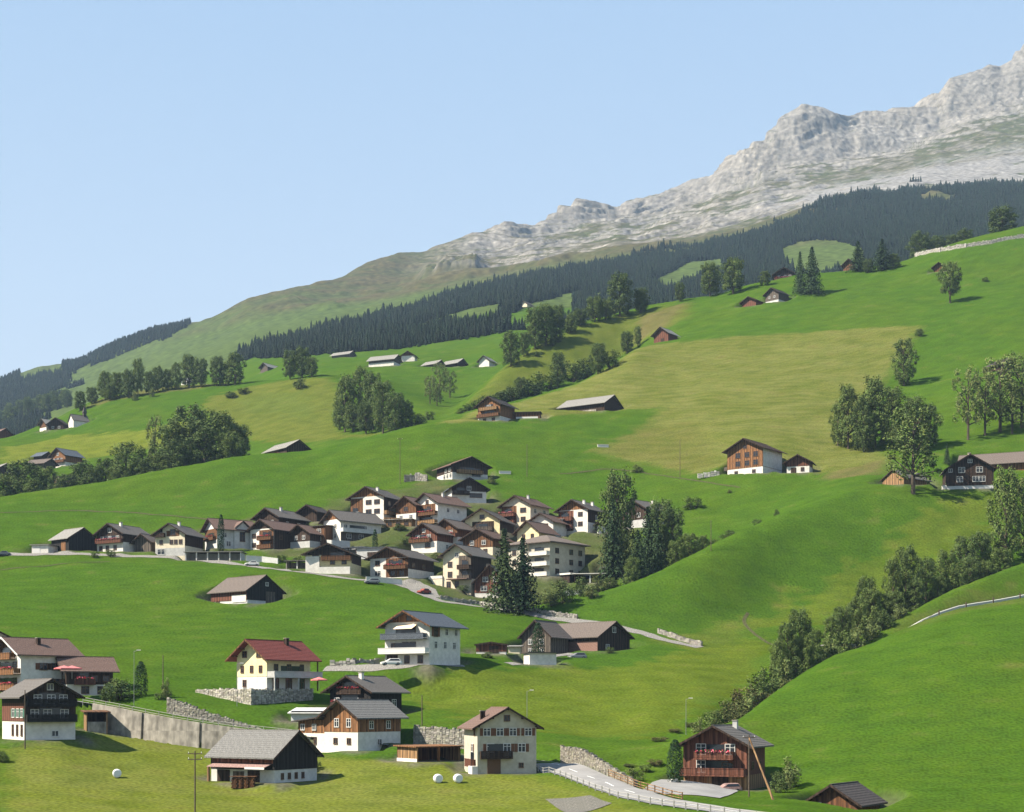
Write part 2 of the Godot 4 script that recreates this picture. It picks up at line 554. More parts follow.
func build_terrain() -> void:
	var g := Land.new()
	for k in 20: g.px.append(-300.0 + k * 14.0)
	for k in 352: g.px.append(-16.0 + k * 3.0)
	for k in 16: g.px.append(1044.0 + k * 16.0)
	for k in 11: g.zs.append(-200.0 + k * 24.0)
	for k in 28: g.zs.append(66.0 + k * 4.2)
	var z := 184.0
	while z < 1420.0:
		g.zs.append(z)
		z += 0.9 if z < 470.0 else (1.6 if z < 960.0 else 5.0)
	near_land = g
	fill_land(g)
	blur_land(g, 3, 0, g.nr)
	blur_land(g, 2, 0, g.nr)
	var n1 := FastNoiseLite.new()
	n1.seed = 21
	n1.frequency = 1.0 / 42.0
	n1.fractal_octaves = 4
	var n2 := FastNoiseLite.new()
	n2.seed = 22
	n2.frequency = 1.0 / 9.0
	n2.fractal_octaves = 3
	for r in g.nr:
		var sp := spread(g.zs[r])
		var amp := clampf(g.zs[r] / 420.0, 0.3, 1.8)
		for c in g.nc:
			var x := (g.px[c] - CX) * sp
			g.h[r * g.nc + c] += amp * (0.55 * n1.get_noise_2d(x, g.zs[r]) + 0.16 * n2.get_noise_2d(x, g.zs[r]) + 0.05 * sin(g.h[r * g.nc + c] * 5.2 + 6.0 * n1.get_noise_2d(x * 0.6, g.zs[r] * 0.6)))
	plan_all_roads()
	planning = true
	build_houses()
	planning = false
	used.clear()
	press_roads(g)
	plan_zones()
	structure("hillside", land_mesh(g, near_color), M.meadow)

# a grid becomes one mesh; colour(x, y, z, slope) gives each point its colour
func land_mesh(g: Land, colour: Callable) -> ArrayMesh:
	var n := g.nc * g.nr
	var v := PackedVector3Array()
	var nn := PackedVector3Array()
	var cc := PackedColorArray()
	v.resize(n)
	nn.resize(n)
	cc.resize(n)
	for r in g.nr:
		var sp := spread(g.zs[r])
		var wz := -g.zs[r]
		for c in g.nc: v[r * g.nc + c] = Vector3((g.px[c] - CX) * sp, g.h[r * g.nc + c], wz)
	if g == far_land: weather_rock(g, v)
	for r in g.nr:
		var ra := maxi(r - 1, 0) * g.nc
		var rb := mini(r + 1, g.nr - 1) * g.nc
		var b := r * g.nc
		for c in g.nc:
			var q := (v[rb + c] - v[ra + c]).cross(v[b + mini(c + 1, g.nc - 1)] - v[b + maxi(c - 1, 0)])
			q = q.normalized()
			if q.y < 0.0: q = -q
			nn[b + c] = q
			cc[b + c] = colour.call(v[b + c], q)
			if g == near_land and worn[b + c] > 0.0:
				cc[b + c] = cc[b + c].lerp(Color(0.150, 0.138, 0.105), worn[b + c] * clampf(0.45 + 1.3 * cn2.get_noise_2d(v[b + c].x * 1.7, v[b + c].z * 1.7), 0.0, 0.85))
	var ix := PackedInt32Array()
	ix.resize((g.nc - 1) * (g.nr - 1) * 6)
	var k := 0
	for r in g.nr - 1:
		for c in g.nc - 1:
			var a := r * g.nc + c
			var b := a + g.nc
			ix[k] = a
			ix[k + 1] = b
			ix[k + 2] = b + 1
			ix[k + 3] = a
			ix[k + 4] = b + 1
			ix[k + 5] = a + 1
			k += 6
	var arr := []
	arr.resize(Mesh.ARRAY_MAX)
	arr[Mesh.ARRAY_VERTEX] = v
	arr[Mesh.ARRAY_NORMAL] = nn
	arr[Mesh.ARRAY_COLOR] = cc
	arr[Mesh.ARRAY_INDEX] = ix
	var m := ArrayMesh.new()
	m.add_surface_from_arrays(Mesh.PRIMITIVE_TRIANGLES, arr)
	return m

var cn1: FastNoiseLite
var cn2: FastNoiseLite
var cn3: FastNoiseLite

func plan_zones() -> void:
	cn1 = FastNoiseLite.new()
	cn1.seed = 31
	cn1.frequency = 1.0 / 70.0
	cn1.fractal_octaves = 3
	cn2 = FastNoiseLite.new()
	cn2.seed = 32
	cn2.frequency = 1.0 / 11.0
	cn2.fractal_octaves = 4
	cn3 = FastNoiseLite.new()
	cn3.seed = 33
	cn3.frequency = 1.0 / 5.0
	cn3.fractal_octaves = 2
	var olive := Color(0.122, 0.144, 0.028)
	var yellow := Color(0.158, 0.183, 0.028)
	var dry := Color(0.140, 0.125, 0.050)
	# mown and dry meadows, as outlines found in the picture and laid on the ground
	zone([440,424, 480,421, 557,415, 663,407, 645,428, 600,448, 590,452, 630,462, 700,474, 730,474, 840,474, 892,458, 850,432, 872,392, 903,352, 921,326, 757,335, 660,344, 634,350, 618,361, 580,383, 515,403, 470,412], olive, 470.0, 2.5, 0.92, 0.36)
	zone([465,406, 503,369, 540,344, 580,326, 640,312, 690,303, 690,318, 662,330, 640,345, 615,358, 580,372, 530,385, 490,402], olive, 655.0, 4.0, 0.8)
	zone([205,398, 255,384, 290,380, 330,377, 342,395, 335,420, 345,434, 390,432, 330,440, 260,442, 225,430, 200,410], olive, 640.0, 6.0, 0.9)
	zone([0,448, 70,436, 150,428, 200,418, 215,432, 160,448, 90,458, 0,466], yellow, 640.0, 6.0, 0.8)
	zone([0,752, 60,744, 105,726, 190,745, 300,754, 440,762, 540,776, 610,794, 690,816, 690,900, 0,900], yellow, 150.0, 2.0, 0.85, 0.16)
	zone([410,668, 540,666, 640,660, 745,640, 770,650, 745,690, 690,720, 640,770, 560,750, 470,720, 420,705], Color(0.117, 0.153, 0.019), 265.0, 8.0, 0.75)
	zone([790,600, 830,565, 880,535, 950,500, 1000,500, 1000,530, 940,560, 880,600, 830,635, 790,640, 740,640, 740,628], Color(0.115, 0.145, 0.022), 380.0, 9.0, 0.6)
	zone([840,470, 892,458, 880,474, 845,480, 822,478], dry, 480.0, 3.0, 0.8)
	zone([650,640, 720,625, 760,612, 740,640, 700,652], olive, 330.0, 5.0, 0.5)
	zone([300,392, 240,400, 250,415, 275,414, 320,420], Color(0.085, 0.135, 0.03), 640.0, 5.0, 0.3)
	zone([230,385, 200,388, 120,400, 85,410, 90,403, 130,394, 200,382], dry, 820.0, 3.0, 0.6)
	zone([640,318, 690,302, 676,314, 668,326, 646,338, 634,345], dry, 700.0, 3.0, 0.8)
	zone([900,624, 960,604, 1024,592, 1024,602, 960,612, 905,632], Color(0.10, 0.115, 0.03), 300.0, 3.0, 0.6)
	zone([20,552, 150,552, 250,552, 300,560, 345,574, 400,580, 445,598, 510,606, 560,596, 610,580, 640,560, 640,525, 590,515, 520,505, 480,488, 430,480, 400,492, 350,495, 320,510, 260,518, 200,528, 100,540, 40,545], Color(0.092, 0.098, 0.046), 395.0, 5.0, 0.72)
	zone([605,448, 640,425, 700,425, 720,470, 690,474, 640,463], Color(0.125, 0.122, 0.034), 500.0, 6.0, 0.4)

func near_color(p: Vector3, nrm: Vector3) -> Color:
	var a := cn1.get_noise_2d(p.x, p.z)
	var b := cn2.get_noise_2d(p.x, p.z)
	var e := cn3.get_noise_2d(p.x * 0.35, p.z)
	var col := Color(0.062, 0.125, 0.0145)
	col = col.lerp(Color(0.074, 0.130, 0.0160), clampf(0.35 + a * 1.2 + b * 0.5, 0.0, 1.0))
	var q := Vector2(p.x, p.z)
	for zn in zones:
		if q.x < zn[2].x or q.y < zn[2].y or q.x > zn[3].x or q.y > zn[3].y: continue
		var j: float = zn[4]
		var share := 0.0
		for k in 3:
			if Geometry2D.is_point_in_polygon(q + Vector2(b, e + a) * j + Vector2(2.2 - 2.2 * k, 1.6 * (k % 2) - 0.8), zn[0]): share += 0.3334
		if share > 0.0:
			var t: float = zn[5] * share
			var zc: Color = zn[1]
			if zn[6] > 0.0:
				var s := sin((p.y + 0.10 * p.x + a * 5.0) * 2.9) * 0.9 + sin((p.y * 0.7 - 0.05 * p.x + a * 12.0) * 0.6) * 0.6
				zc = zc.lerp(Color(0.185, 0.192, 0.058), clampf(zn[6] * (1.2 + s), 0.0, 1.0))
				zc = zc.lerp(Color(0.110, 0.106, 0.032), clampf((e + b) * 0.35, 0.0, 0.25))
			col = col.lerp(zc, clampf(t + b * 0.25 * share, 0.0, 1.0))
	# bare and dry spots
	col = col.lerp(Color(0.115, 0.102, 0.036), clampf((b + e * 0.6 - 0.50) * 1.0, 0.0, 0.45))
	var w := 1.0 + 0.15 * b + 0.15 * e
	w *= 0.93
	return Color(col.r * w, col.g * w, col.b * w)

# ------------------------------------------------------------------ the mountain
var rk1: FastNoiseLite
var rk2: FastNoiseLite
var rk3: FastNoiseLite
var rk4: FastNoiseLite

func ridged(n: FastNoiseLite, a: Vector3) -> float:
	return 1.0 - 2.0 * absf(n.get_noise_3dv(a))

func build_far_land() -> void:
	var g := Land.new()
	for k in 14: g.px.append(-300.0 + k * 20.0)
	for k in 640: g.px.append(-20.0 + k * 1.68)
	for k in 14: g.px.append(1060.0 + k * 17.0)
	var z := 1395.0
	while z < 6600.0:
		g.zs.append(z)
		z += 11.0 if z < 2250.0 else (5.5 if z < 3800.0 else 130.0)
	far_land = g
	fill_land(g)
	blur_land(g, 3, 0, int(row_of(g, 2380.0)))
	blur_land(g, 1, 0, g.nr)
	rk1 = FastNoiseLite.new()
	rk1.seed = 41
	rk1.frequency = 1.0 / 240.0
	rk1.fractal_octaves = 4
	rk2 = FastNoiseLite.new()
	rk2.seed = 42
	rk2.frequency = 1.0 / 60.0
	rk2.fractal_octaves = 4
	rk3 = FastNoiseLite.new()
	rk3.seed = 43
	rk3.frequency = 1.0 / 22.0
	rk3.fractal_octaves = 3
	rk4 = FastNoiseLite.new()
	rk4.seed = 44
	rk4.frequency = 1.0 / 420.0
	rk4.fractal_octaves = 2
	structure("mountain", land_mesh(g, far_color), M.mountain)

func rockiness(px: float, z: float) -> float:
	# cliffs stand on the upper slopes; the shoulder to the left is grass
	return smoothstep(380.0, 560.0, px) * smoothstep(2350.0, 2600.0, z)

func terrace(y: float, dip: float, step: float, w0: float, w1: float) -> float:
	var s := (y - dip) / step
	var fl := floorf(s)
	return (fl + smoothstep(w0, w1, s - fl)) * step + dip

func weather_rock(g: Land, v: PackedVector3Array) -> void:
	var wall := PackedFloat32Array()
	for c in g.nc: wall.append(line_at(22, g.px[c]).y)
	for r in g.nr:
		var z := g.zs[r]
		var base := smoothstep(1700.0, 2500.0, z)
		if base <= 0.0: continue
		for c in g.nc:
			var i := r * g.nc + c
			var p := v[i]
			var k := rockiness(g.px[c], z)
			var y := p.y
			var a := rk4.get_noise_2d(p.x, p.z)
			y += base * (rk1.get_noise_2d(p.x, p.z) * 8.0 + rk2.get_noise_2d(p.x, p.z) * 2.5)
			# a few crags on the grassy shoulder
			var crag := smoothstep(0.18, 0.34, rk1.get_noise_2d(p.x * 0.7 + 400.0, p.z * 0.7)) * smoothstep(230.0, 330.0, g.px[c]) * (1.0 - k) * base
			if crag > 0.0: y += crag * 9.0
			# the pale rock band on the shoulder
			y += (20.0 + 14.0 * rk2.get_noise_2d(p.x * 2.0, 0.0)) * smoothstep(412.0, 430.0, g.px[c]) * (1.0 - smoothstep(472.0, 492.0, g.px[c])) * smoothstep(2490.0, 2520.0, z + a * 30.0) * (1.0 - smoothstep(2600.0, 2950.0, z))
			if k > 0.0:
				var high := k * smoothstep(wall[c] - 130.0, wall[c] + 40.0, z)
				var dip := p.x * 0.12 + a * 70.0
				# buttresses: the wall swings in and out along the ridge
				y += high * (1.0 - 2.2 * absf(rk1.get_noise_2d(p.x * 1.5, z * 0.35))) * 4.0
				# thick beds make walls, thin beds make ledges on the slope below
				var big := terrace(y, dip, 88.0, 0.36, 0.78)
				var hard := clampf(0.65 + a * 1.1, 0.15, 1.0)
				y = lerpf(y, big, high * hard * 0.30)
				var thin := clampf(0.55 + rk4.get_noise_2d(p.x * 1.7 + 800.0, p.z * 1.7) * 1.6, 0.0, 1.0)
				thin *= 1.0 - smoothstep(820.0, 900.0, g.px[c] + a * 120.0) * (1.0 - high)
				y = lerpf(y, terrace(y, dip * 0.8 + 13.0, 24.0, 0.55, 0.85), k * thin * 0.85)
				y += k * (0.35 + 0.65 * high) * (rk2.get_noise_3d(p.x, y * 0.6, p.z) * 3.0 + rk3.get_noise_3d(p.x * 1.8, y * 2.4, p.z * 1.8) * 1.8)
				# flutes and ribs on the walls
				p.z += (high * 0.8 + k * 0.2) * (rk2.get_noise_3d(p.x * 1.3, y * 0.8, 0.0) * 6.0 + rk3.get_noise_3d(p.x * 1.4, y * 2.4, 7.0) * 3.0)
			p.y = y
			v[i] = p
			g.h[i] = y

func far_color(p: Vector3, nrm: Vector3) -> Color:
	var z := -p.z
	var px := CX + p.x * F / z
	var a := rk1.get_noise_2d(p.x, p.z)
	var b := rk2.get_noise_2d(p.x, p.z)
	var d := rk3.get_noise_3dv(p)
	var lush := Color(0.098, 0.142, 0.036)
	var brown := Color(0.118, 0.104, 0.048)
	var alpine := Color(0.096, 0.108, 0.040)
	var rock := Color(0.318, 0.300, 0.274)
	var scree := Color(0.315, 0.308, 0.298)
	var up := smoothstep(545.0, 700.0, p.y + a * 70.0)
	var col := lush.lerp(alpine, clampf(up, 0.0, 1.0))
	col = col.lerp(brown, clampf(up * (0.55 + b * 1.2 + a), 0.0, 1.0) * smoothstep(120.0, 260.0, px))
	var k := rockiness(px, z)
	var steep := 1.0 - nrm.y
	var wz := line_at(22, px).y
	var crown := smoothstep(wz - 90.0, wz + 40.0, z)
	var r := smoothstep(0.15, 0.25, steep + d * 0.09 + b * 0.07 + 0.10 * crown) * clampf(k * 1.6 + smoothstep(0.50, 0.60, steep), 0.0, 1.0)
	# scree fans below the walls to the right
	var fan := smoothstep(690.0, 800.0, px + a * 150.0) * smoothstep(2380.0, 2440.0, z) * (1.0 - smoothstep(2980.0, 3260.0, z + a * 220.0 + b * 160.0))
	fan *= smoothstep(-0.55, -0.25, a + b * 0.9 + (px - 860.0) / 700.0)
	var mid := smoothstep(470.0, 560.0, px) * smoothstep(0.05, 0.35, b + a * 0.5 + d * 0.3) * smoothstep(2300.0, 2600.0, z) * 0.4
	col = col.lerp(scree, clampf(maxf(fan, mid), 0.0, 1.0))
	var tone := 1.0 + 0.13 * d + 0.30 * rk2.get_noise_3d(p.x * 0.3, p.y * 2.6 - p.x * 0.3, p.z * 0.3) + 0.15 * a
	var rc := Color(rock.r * tone, rock.g * tone * (1.0 - 0.02 * a), rock.b * tone * (1.0 - 0.06 * a))
	# grass holds on the flat tops of the beds
	var bed := (p.y - (p.x * 0.12 + rk4.get_noise_2d(p.x, p.z) * 70.0) * 0.8 - 13.0) / 24.0
	bed -= floorf(bed)
	var ledge := (1.0 - smoothstep(0.34, 0.52, bed + d * 0.15)) * smoothstep(0.02, 0.12, bed + d * 0.1)
	r *= 1.0 - 0.75 * ledge * (1.0 - 0.85 * crown)
	col = col.lerp(rc, r)
	var w := 1.0 + 0.12 * d + 0.10 * b
	return Color(col.r * w, col.g * w, col.b * w)

# ------------------------------------------------------------------ the spruce forest
func spruce_far(seed_: int) -> ArrayMesh:
	var r := RandomNumberGenerator.new()
	r.seed = seed_
	var b := Mb.new()
	b.tint = Color(0.05, 0.04, 0.03)
	b.bar(Vector3(0, -1.5, 0), Vector3(0, 0.3, 0), 0.02, 0.018, 4)
	var layers := 8
	for k in layers:
		var y0 := 0.10 + 0.86 * k / layers
		var rad := 0.17 * pow(1.0 - float(k) / layers, 0.8) + 0.015
		var n := 7
		var ph := r.randf() * TAU
		for j in n:
			var w := ph + TAU * (j + r.randf_range(-0.25, 0.25)) / n
			var rr := rad * r.randf_range(0.7, 1.15)
			var t := r.randf_range(0.75, 1.2)
			b.tint = Color(0.011 * t, 0.021 * t, 0.012 * t)
			var tip := Vector3(cos(w) * rr, y0 - 0.05 - r.randf() * 0.025, sin(w) * rr)
			var h0 := Vector3(0, y0 + 0.13, 0)
			var s := Vector3(-sin(w), 0, cos(w)) * rr * 0.42
			b.tri(h0, tip * 0.72 + Vector3(0, y0 * 0.28, 0) + s, tip)
			b.tri(h0, tip, tip * 0.72 + Vector3(0, y0 * 0.28, 0) - s)
	return b.done()

func scatter(called: String, label: String, meshes: Array, spots: Array) -> void:
	var lists := []
	for m in meshes: lists.append([])
	for s in spots: lists[rng.randi() % meshes.size()].append(s)
	var root := Node3D.new()
	root.name = numbered(called)
	add_child(root)
	tag(root, label, "forest", "", "stuff")
	for k in meshes.size():
		var mm := MultiMesh.new()
		mm.transform_format = MultiMesh.TRANSFORM_3D
		mm.use_colors = true
		mm.mesh = meshes[k]
		mm.instance_count = lists[k].size()
		for i in lists[k].size():
			var s: Array = lists[k][i]
			var h: float = s[1]
			var bs := Basis(Vector3.UP, rng.randf() * TAU).scaled(Vector3(h * s[2], h, h * s[2]))
			mm.set_instance_transform(i, Transform3D(bs, s[0]))
			var t := rng.randf_range(0.6, 1.35)
			mm.set_instance_color(i, Color(t * rng.randf_range(0.85, 1.2), t, t * rng.randf_range(0.85, 1.15)))
		var o := MultiMeshInstance3D.new()
		o.name = "trees"
		o.multimesh = mm
		o.material_override = M.needle
		o.set_meta("kind", "stuff")
		root.add_child(o, true)

func build_forest() -> void:
	var meshes := [spruce_far(1), spruce_far(2), spruce_far(3), spruce_far(4)]
	var fn := FastNoiseLite.new()
	fn.seed = 51
	fn.frequency = 1.0 / 90.0
	var clear := [hits([780,250, 800,242, 835,241, 862,248, 868,268, 830,276, 790,272], 1320.0), hits([652,282, 690,262, 722,259, 722,272, 690,282, 668,292], 1320.0), hits([416,326, 470,309, 500,304, 498,322, 455,336, 425,338], 1320.0), hits([505,322, 528,304, 572,294, 574,318, 540,332, 512,336], 1120.0)]
	var spots := []
	var z := 1100.0
	while z < 2500.0:
		var step := 5.2
		var n := int(1240.0 * z / F / step)
		for k in n:
			var px := 200.0 + 1000.0 * (k + rng.randf_range(-0.5, 0.5)) / n
			var zz := z + rng.randf_range(-4.0, 4.0)
			var lo := line_at(20, px).y + 6.0
			var hi := line_at(21, px).y
			var x := (px - CX) * zz / F
			var w := fn.get_noise_2d(x, zz)
			if px < 243.0 + w * 20.0: continue
			if zz < lo + w * 12.0 or zz > hi + w * 170.0 - 20.0: continue
			if zz > hi - 200.0 and rng.randf() < (zz - hi + 200.0) / 700.0: continue
			var hole := false
			for cl in clear:
				if Geometry2D.is_point_in_polygon(Vector2(x, -zz) , cl): hole = true
			if hole or fn.get_noise_2d(x * 0.7 + 900.0, zz * 0.35) > 0.36: continue
			spots.append([at_z(px, zz), rng.randf_range(6.0, 11.5) * (1.0 + 0.6 * fn.get_noise_2d(x * 3.0, zz * 3.0)) * (1.35 if rng.randf() < 0.06 else 1.0), rng.randf_range(1.0, 1.6)])
		z += step
	scatter("spruce_forest", "dark blue-green spruce forest covering the slope below the grey cliffs", meshes, spots)
	# the wooded end of the ridge to the left
	var left := []
	z = 1330.0
	while z < 2690.0:
		var step := 5.6
		var n := int(330.0 * z / F / step)
		for k in n:
			var px := -100.0 + 320.0 * (k + rng.randf_range(-0.5, 0.5)) / n
			var zz := z + rng.randf_range(-4.0, 4.0)
			var x := (px - CX) * zz / F
			var w := fn.get_noise_2d(x + 5000.0, zz)
			var row := HY - height_px(px, zz) * F / zz
			var top := line_at(23, px).x
			var inside := px < 62.0 + w * 40.0 + (row - 385.0) * -0.8
			if row > 400.0: inside = px < 40.0 + w * 30.0
			if px > 55.0 and row < top + (9.0 + w * 10.0) * clampf((196.0 - px) / 50.0, 0.0, 1.0) and px < 190.0: inside = true
			if px > 20.0 and px < 62.0 and row < top + 5.0: inside = false
			if not inside: continue
			left.append([at_z(px, zz), rng.randf_range(6.5, 11.5), rng.randf_range(1.2, 1.8)])
		z += step
	scatter("ridge_wood", "distant hazy wood along the low end of the ridge", meshes, left)

# ------------------------------------------------------------------ houses
var win_cache := {}

func window_meshes(w: float, h: float) -> Array:
	var key := "%.2f %.2f" % [w, h]
	if win_cache.has(key): return win_cache[key]
	var f := Mb.new()
	var b := 0.09
	f.box(Vector3(-w / 2 - b, -b * 1.4, 0), Vector3(w / 2 + b, 0, 0.13))
	f.box(Vector3(-w / 2 - b, h, 0), Vector3(w / 2 + b, h + b, 0.09))
	f.box(Vector3(-w / 2 - b, 0, 0), Vector3(-w / 2, h, 0.09))
	f.box(Vector3(w / 2, 0, 0), Vector3(w / 2 + b, h, 0.09))
	f.box(Vector3(-0.045, 0, 0.01), Vector3(0.045, h, 0.075))
	if h > 0.9:
		f.box(Vector3(-w / 2, h * 0.66, 0.01), Vector3(-0.045, h * 0.66 + 0.06, 0.07))
		f.box(Vector3(0.045, h * 0.66, 0.01), Vector3(w / 2, h * 0.66 + 0.06, 0.07))
	var p := Mb.new()
	p.box(Vector3(-w / 2 + 0.001, 0.001, 0.012), Vector3(w / 2 - 0.001, h - 0.001, 0.03))
	var s := Mb.new()
	s.box(Vector3(0, -0.03, 0.015), Vector3(w * 0.5, h + 0.03, 0.06))
	for k in 5: s.box(Vector3(w * 0.06, h * (0.06 + 0.19 * k), 0.06), Vector3(w * 0.44, h * (0.15 + 0.19 * k), 0.075))
	win_cache[key] = [f.done(), p.done(), s.done()]
	return win_cache[key]

func window(root: Node3D, at: Vector3, turn: float, w: float, h: float, frame := "frame_white", shutter := "") -> void:
	var ms := window_meshes(w, h)
	var o := part("window", ms[0], M[frame], root, at, Vector3(0, turn, 0))
	part("pane", ms[1], M.pane, o)
	if shutter != "":
		part("shutter", ms[2], M[shutter], o, Vector3(w / 2 + 0.1, 0, 0))
		part("shutter", ms[2], M[shutter], o, Vector3(-w * 1.0 - 0.1, 0, 0))

func face_at(W: float, L: float, face: String, s: float, y: float, out := 0.0) -> Array:
	# a place on one face of a house: s runs -0.5 .. 0.5 along it. Returns [place, turn]
	match face:
		"l": return [Vector3(-W / 2 - out, y, -L / 2 + s * L), -PI / 2]
		"r": return [Vector3(W / 2 + out, y, -L / 2 - s * L), PI / 2]
		"b": return [Vector3(-s * W, y, -L - out), PI]
	return [Vector3(s * W, y, out), 0.0]

func roof_slope(W: float, L: float, H: float, rise: float, oe: float, og: float, sgn: float, thick := 0.2) -> ArrayMesh:
	var b := Mb.new()
	var half := W / 2 + oe
	var drop := rise / (W / 2)
	var yr := H + rise + thick
	var z0 := og
	var z1 := -L - og
	var n := clampi(int(half / 0.42), 6, 22)
	for k in n:
		var t0 := float(k) / n
		var t1 := float(k + 1) / n
		var a := Vector3(sgn * half * t0, yr - drop * half * t0, 0)
		var e := Vector3(sgn * half * t1, yr - drop * half * t1 + 0.045, 0)
		b.tint = Color.WHITE * (0.93 + 0.07 * fmod(k * 0.618, 1.0))
		b.quad(a + Vector3(0, 0, z1), e + Vector3(0, 0, z1), e + Vector3(0, 0, z0), a + Vector3(0, 0, z0))
		var e2 := e - Vector3(0, 0.045, 0)
		b.quad(e + Vector3(0, 0, z1), e2 + Vector3(0, 0, z1), e2 + Vector3(0, 0, z0), e + Vector3(0, 0, z0))
	b.tint = Color.WHITE
	var r := Vector3(0, yr, 0)
	var v := Vector3(sgn * half, yr - drop * half, 0)
	var d := Vector3(0, thick - 0.004, 0)
	var zf := Vector3(0, 0, z0)
	var zb := Vector3(0, 0, z1)
	b.quad(r - d + zf, v - d + zf, v - d + zb, r - d + zb)
	b.quad(r + zf, v + zf, v - d + zf, r - d + zf)
	b.quad(r + zb, r - d + zb, v - d + zb, v + zb)
	b.quad(v + zf, v + zb, v - d + zb, v - d + zf)
	return b.done()

func gable_body(W: float, L: float, y0: float, H: float, rise: float, grow := 0.0) -> ArrayMesh:
	var b := Mb.new()
	var w := W / 2 + grow
	var f := grow
	var k := -L - grow
	var top := H + rise
	var p := [Vector3(-w, y0, 0), Vector3(w, y0, 0), Vector3(w, H - grow * 0.5, 0), Vector3(0, top - grow * 0.2, 0), Vector3(-w, H - grow * 0.5, 0)]
	var zf := Vector3(0, 0, f)
	var zb := Vector3(0, 0, k)
	b.quad(p[0] + zf, p[4] + zf, p[2] + zf, p[1] + zf)
	b.tri(p[4] + zf, p[3] + zf, p[2] + zf)
	b.quad(p[1] + zb, p[2] + zb, p[4] + zb, p[0] + zb)
	b.tri(p[2] + zb, p[3] + zb, p[4] + zb)
	b.quad(p[1] + zf, p[2] + zf, p[2] + zb, p[1] + zb)
	b.quad(p[0] + zb, p[4] + zb, p[4] + zf, p[0] + zf)
	b.quad(p[2] + zf, p[3] + zf, p[3] + zb, p[2] + zb)
	b.quad(p[4] + zb, p[3] + zb, p[3] + zf, p[4] + zf)
	b.quad(p[0] + zf, p[1] + zf, p[1] + zb, p[0] + zb)
	return b.done()

func blossoms(w: float, colors: Array, seed_: int) -> ArrayMesh:
	var r := RandomNumberGenerator.new()
	r.seed = seed_
	var b := Mb.new()
	for k in int(w * 26):
		var c := Vector3(r.randf_range(-w / 2, w / 2), r.randf_range(0.0, 0.34), r.randf_range(-0.12, 0.16))
		b.tint = colors[r.randi() % colors.size()] if r.randf() < 0.7 else Color(0.05, 0.11, 0.03)
		var u := Vector3(r.randf_range(-1, 1), r.randf_range(-1, 1), r.randf_range(-1, 1)).normalized() * 0.11
		var t := u.cross(Vector3(r.randf_range(-1, 1), r.randf_range(-1, 1), r.randf_range(-1, 1))).normalized() * 0.11
		b.quad(c - u, c + t, c + u, c - t)
	return b.done()

func balcony(root: Node3D, W: float, L: float, d: Array, face: String) -> void:
	# [height, from, to, depth, material, flowers]
	var span: float = (d[2] - d[1]) * (W if face in ["f", "b"] else L)
	var mid: float = (d[1] + d[2]) / 2
	var dep: float = d[3]
	var pl := face_at(W, L, face, mid, d[0])
	var key := "bal %.2f %.2f" % [span, dep]
	if not win_cache.has(key):
		var s := Mb.new()
		s.box(Vector3(-span / 2, -0.2, -0.1), Vector3(span / 2, 0, dep))
		var r := Mb.new()
		r.box(Vector3(-span / 2, 0.95, dep - 0.1), Vector3(span / 2, 1.05, dep + 0.04))
		r.box(Vector3(-span / 2, 0.12, dep - 0.07), Vector3(span / 2, 0.2, dep + 0.01))
		var n := int(span / 0.2)
		for k in n:
			var x := -span / 2 + span * (k + 0.5) / n
			r.box(Vector3(x - 0.085, 0.0, dep - 0.05), Vector3(x + 0.085, 0.95, dep - 0.015))
		for e in [-1.0, 1.0]:
			var x: float = e * (span / 2 - 0.04)
			r.box(Vector3(x - 0.03, 0.03, 0.05), Vector3(x + 0.03, 0.98, dep - 0.11))
		win_cache[key] = [s.done(), r.done()]
	var o := part("balcony", win_cache[key][0], M[d[4]], root, pl[0], Vector3(0, pl[1], 0))
	part("railing", win_cache[key][1], M[d[4]], o)
	slab(o, "loggia_shade_panel", Vector3(-span * 0.22, 0.02, 0.065), Vector3(span * 0.22, 2.1, 0.10), M.pane)  # dark sheet added for the shade of a recessed balcony
	if d.size() > 5 and d[5] != null:
		part("flowers", blossoms(span * 0.9, d[5], int(span * 100)), M.flower, o, Vector3(0, 0.95, dep + 0.1))

func slab(root: Node3D, called: String, lo: Vector3, hi: Vector3, m: Material, at := Vector3.ZERO, turn := 0.0) -> MeshInstance3D:
	var b := Mb.new()
	b.box(lo, hi)
	return part(called, b.done(), m, root, at, Vector3(0, turn, 0))

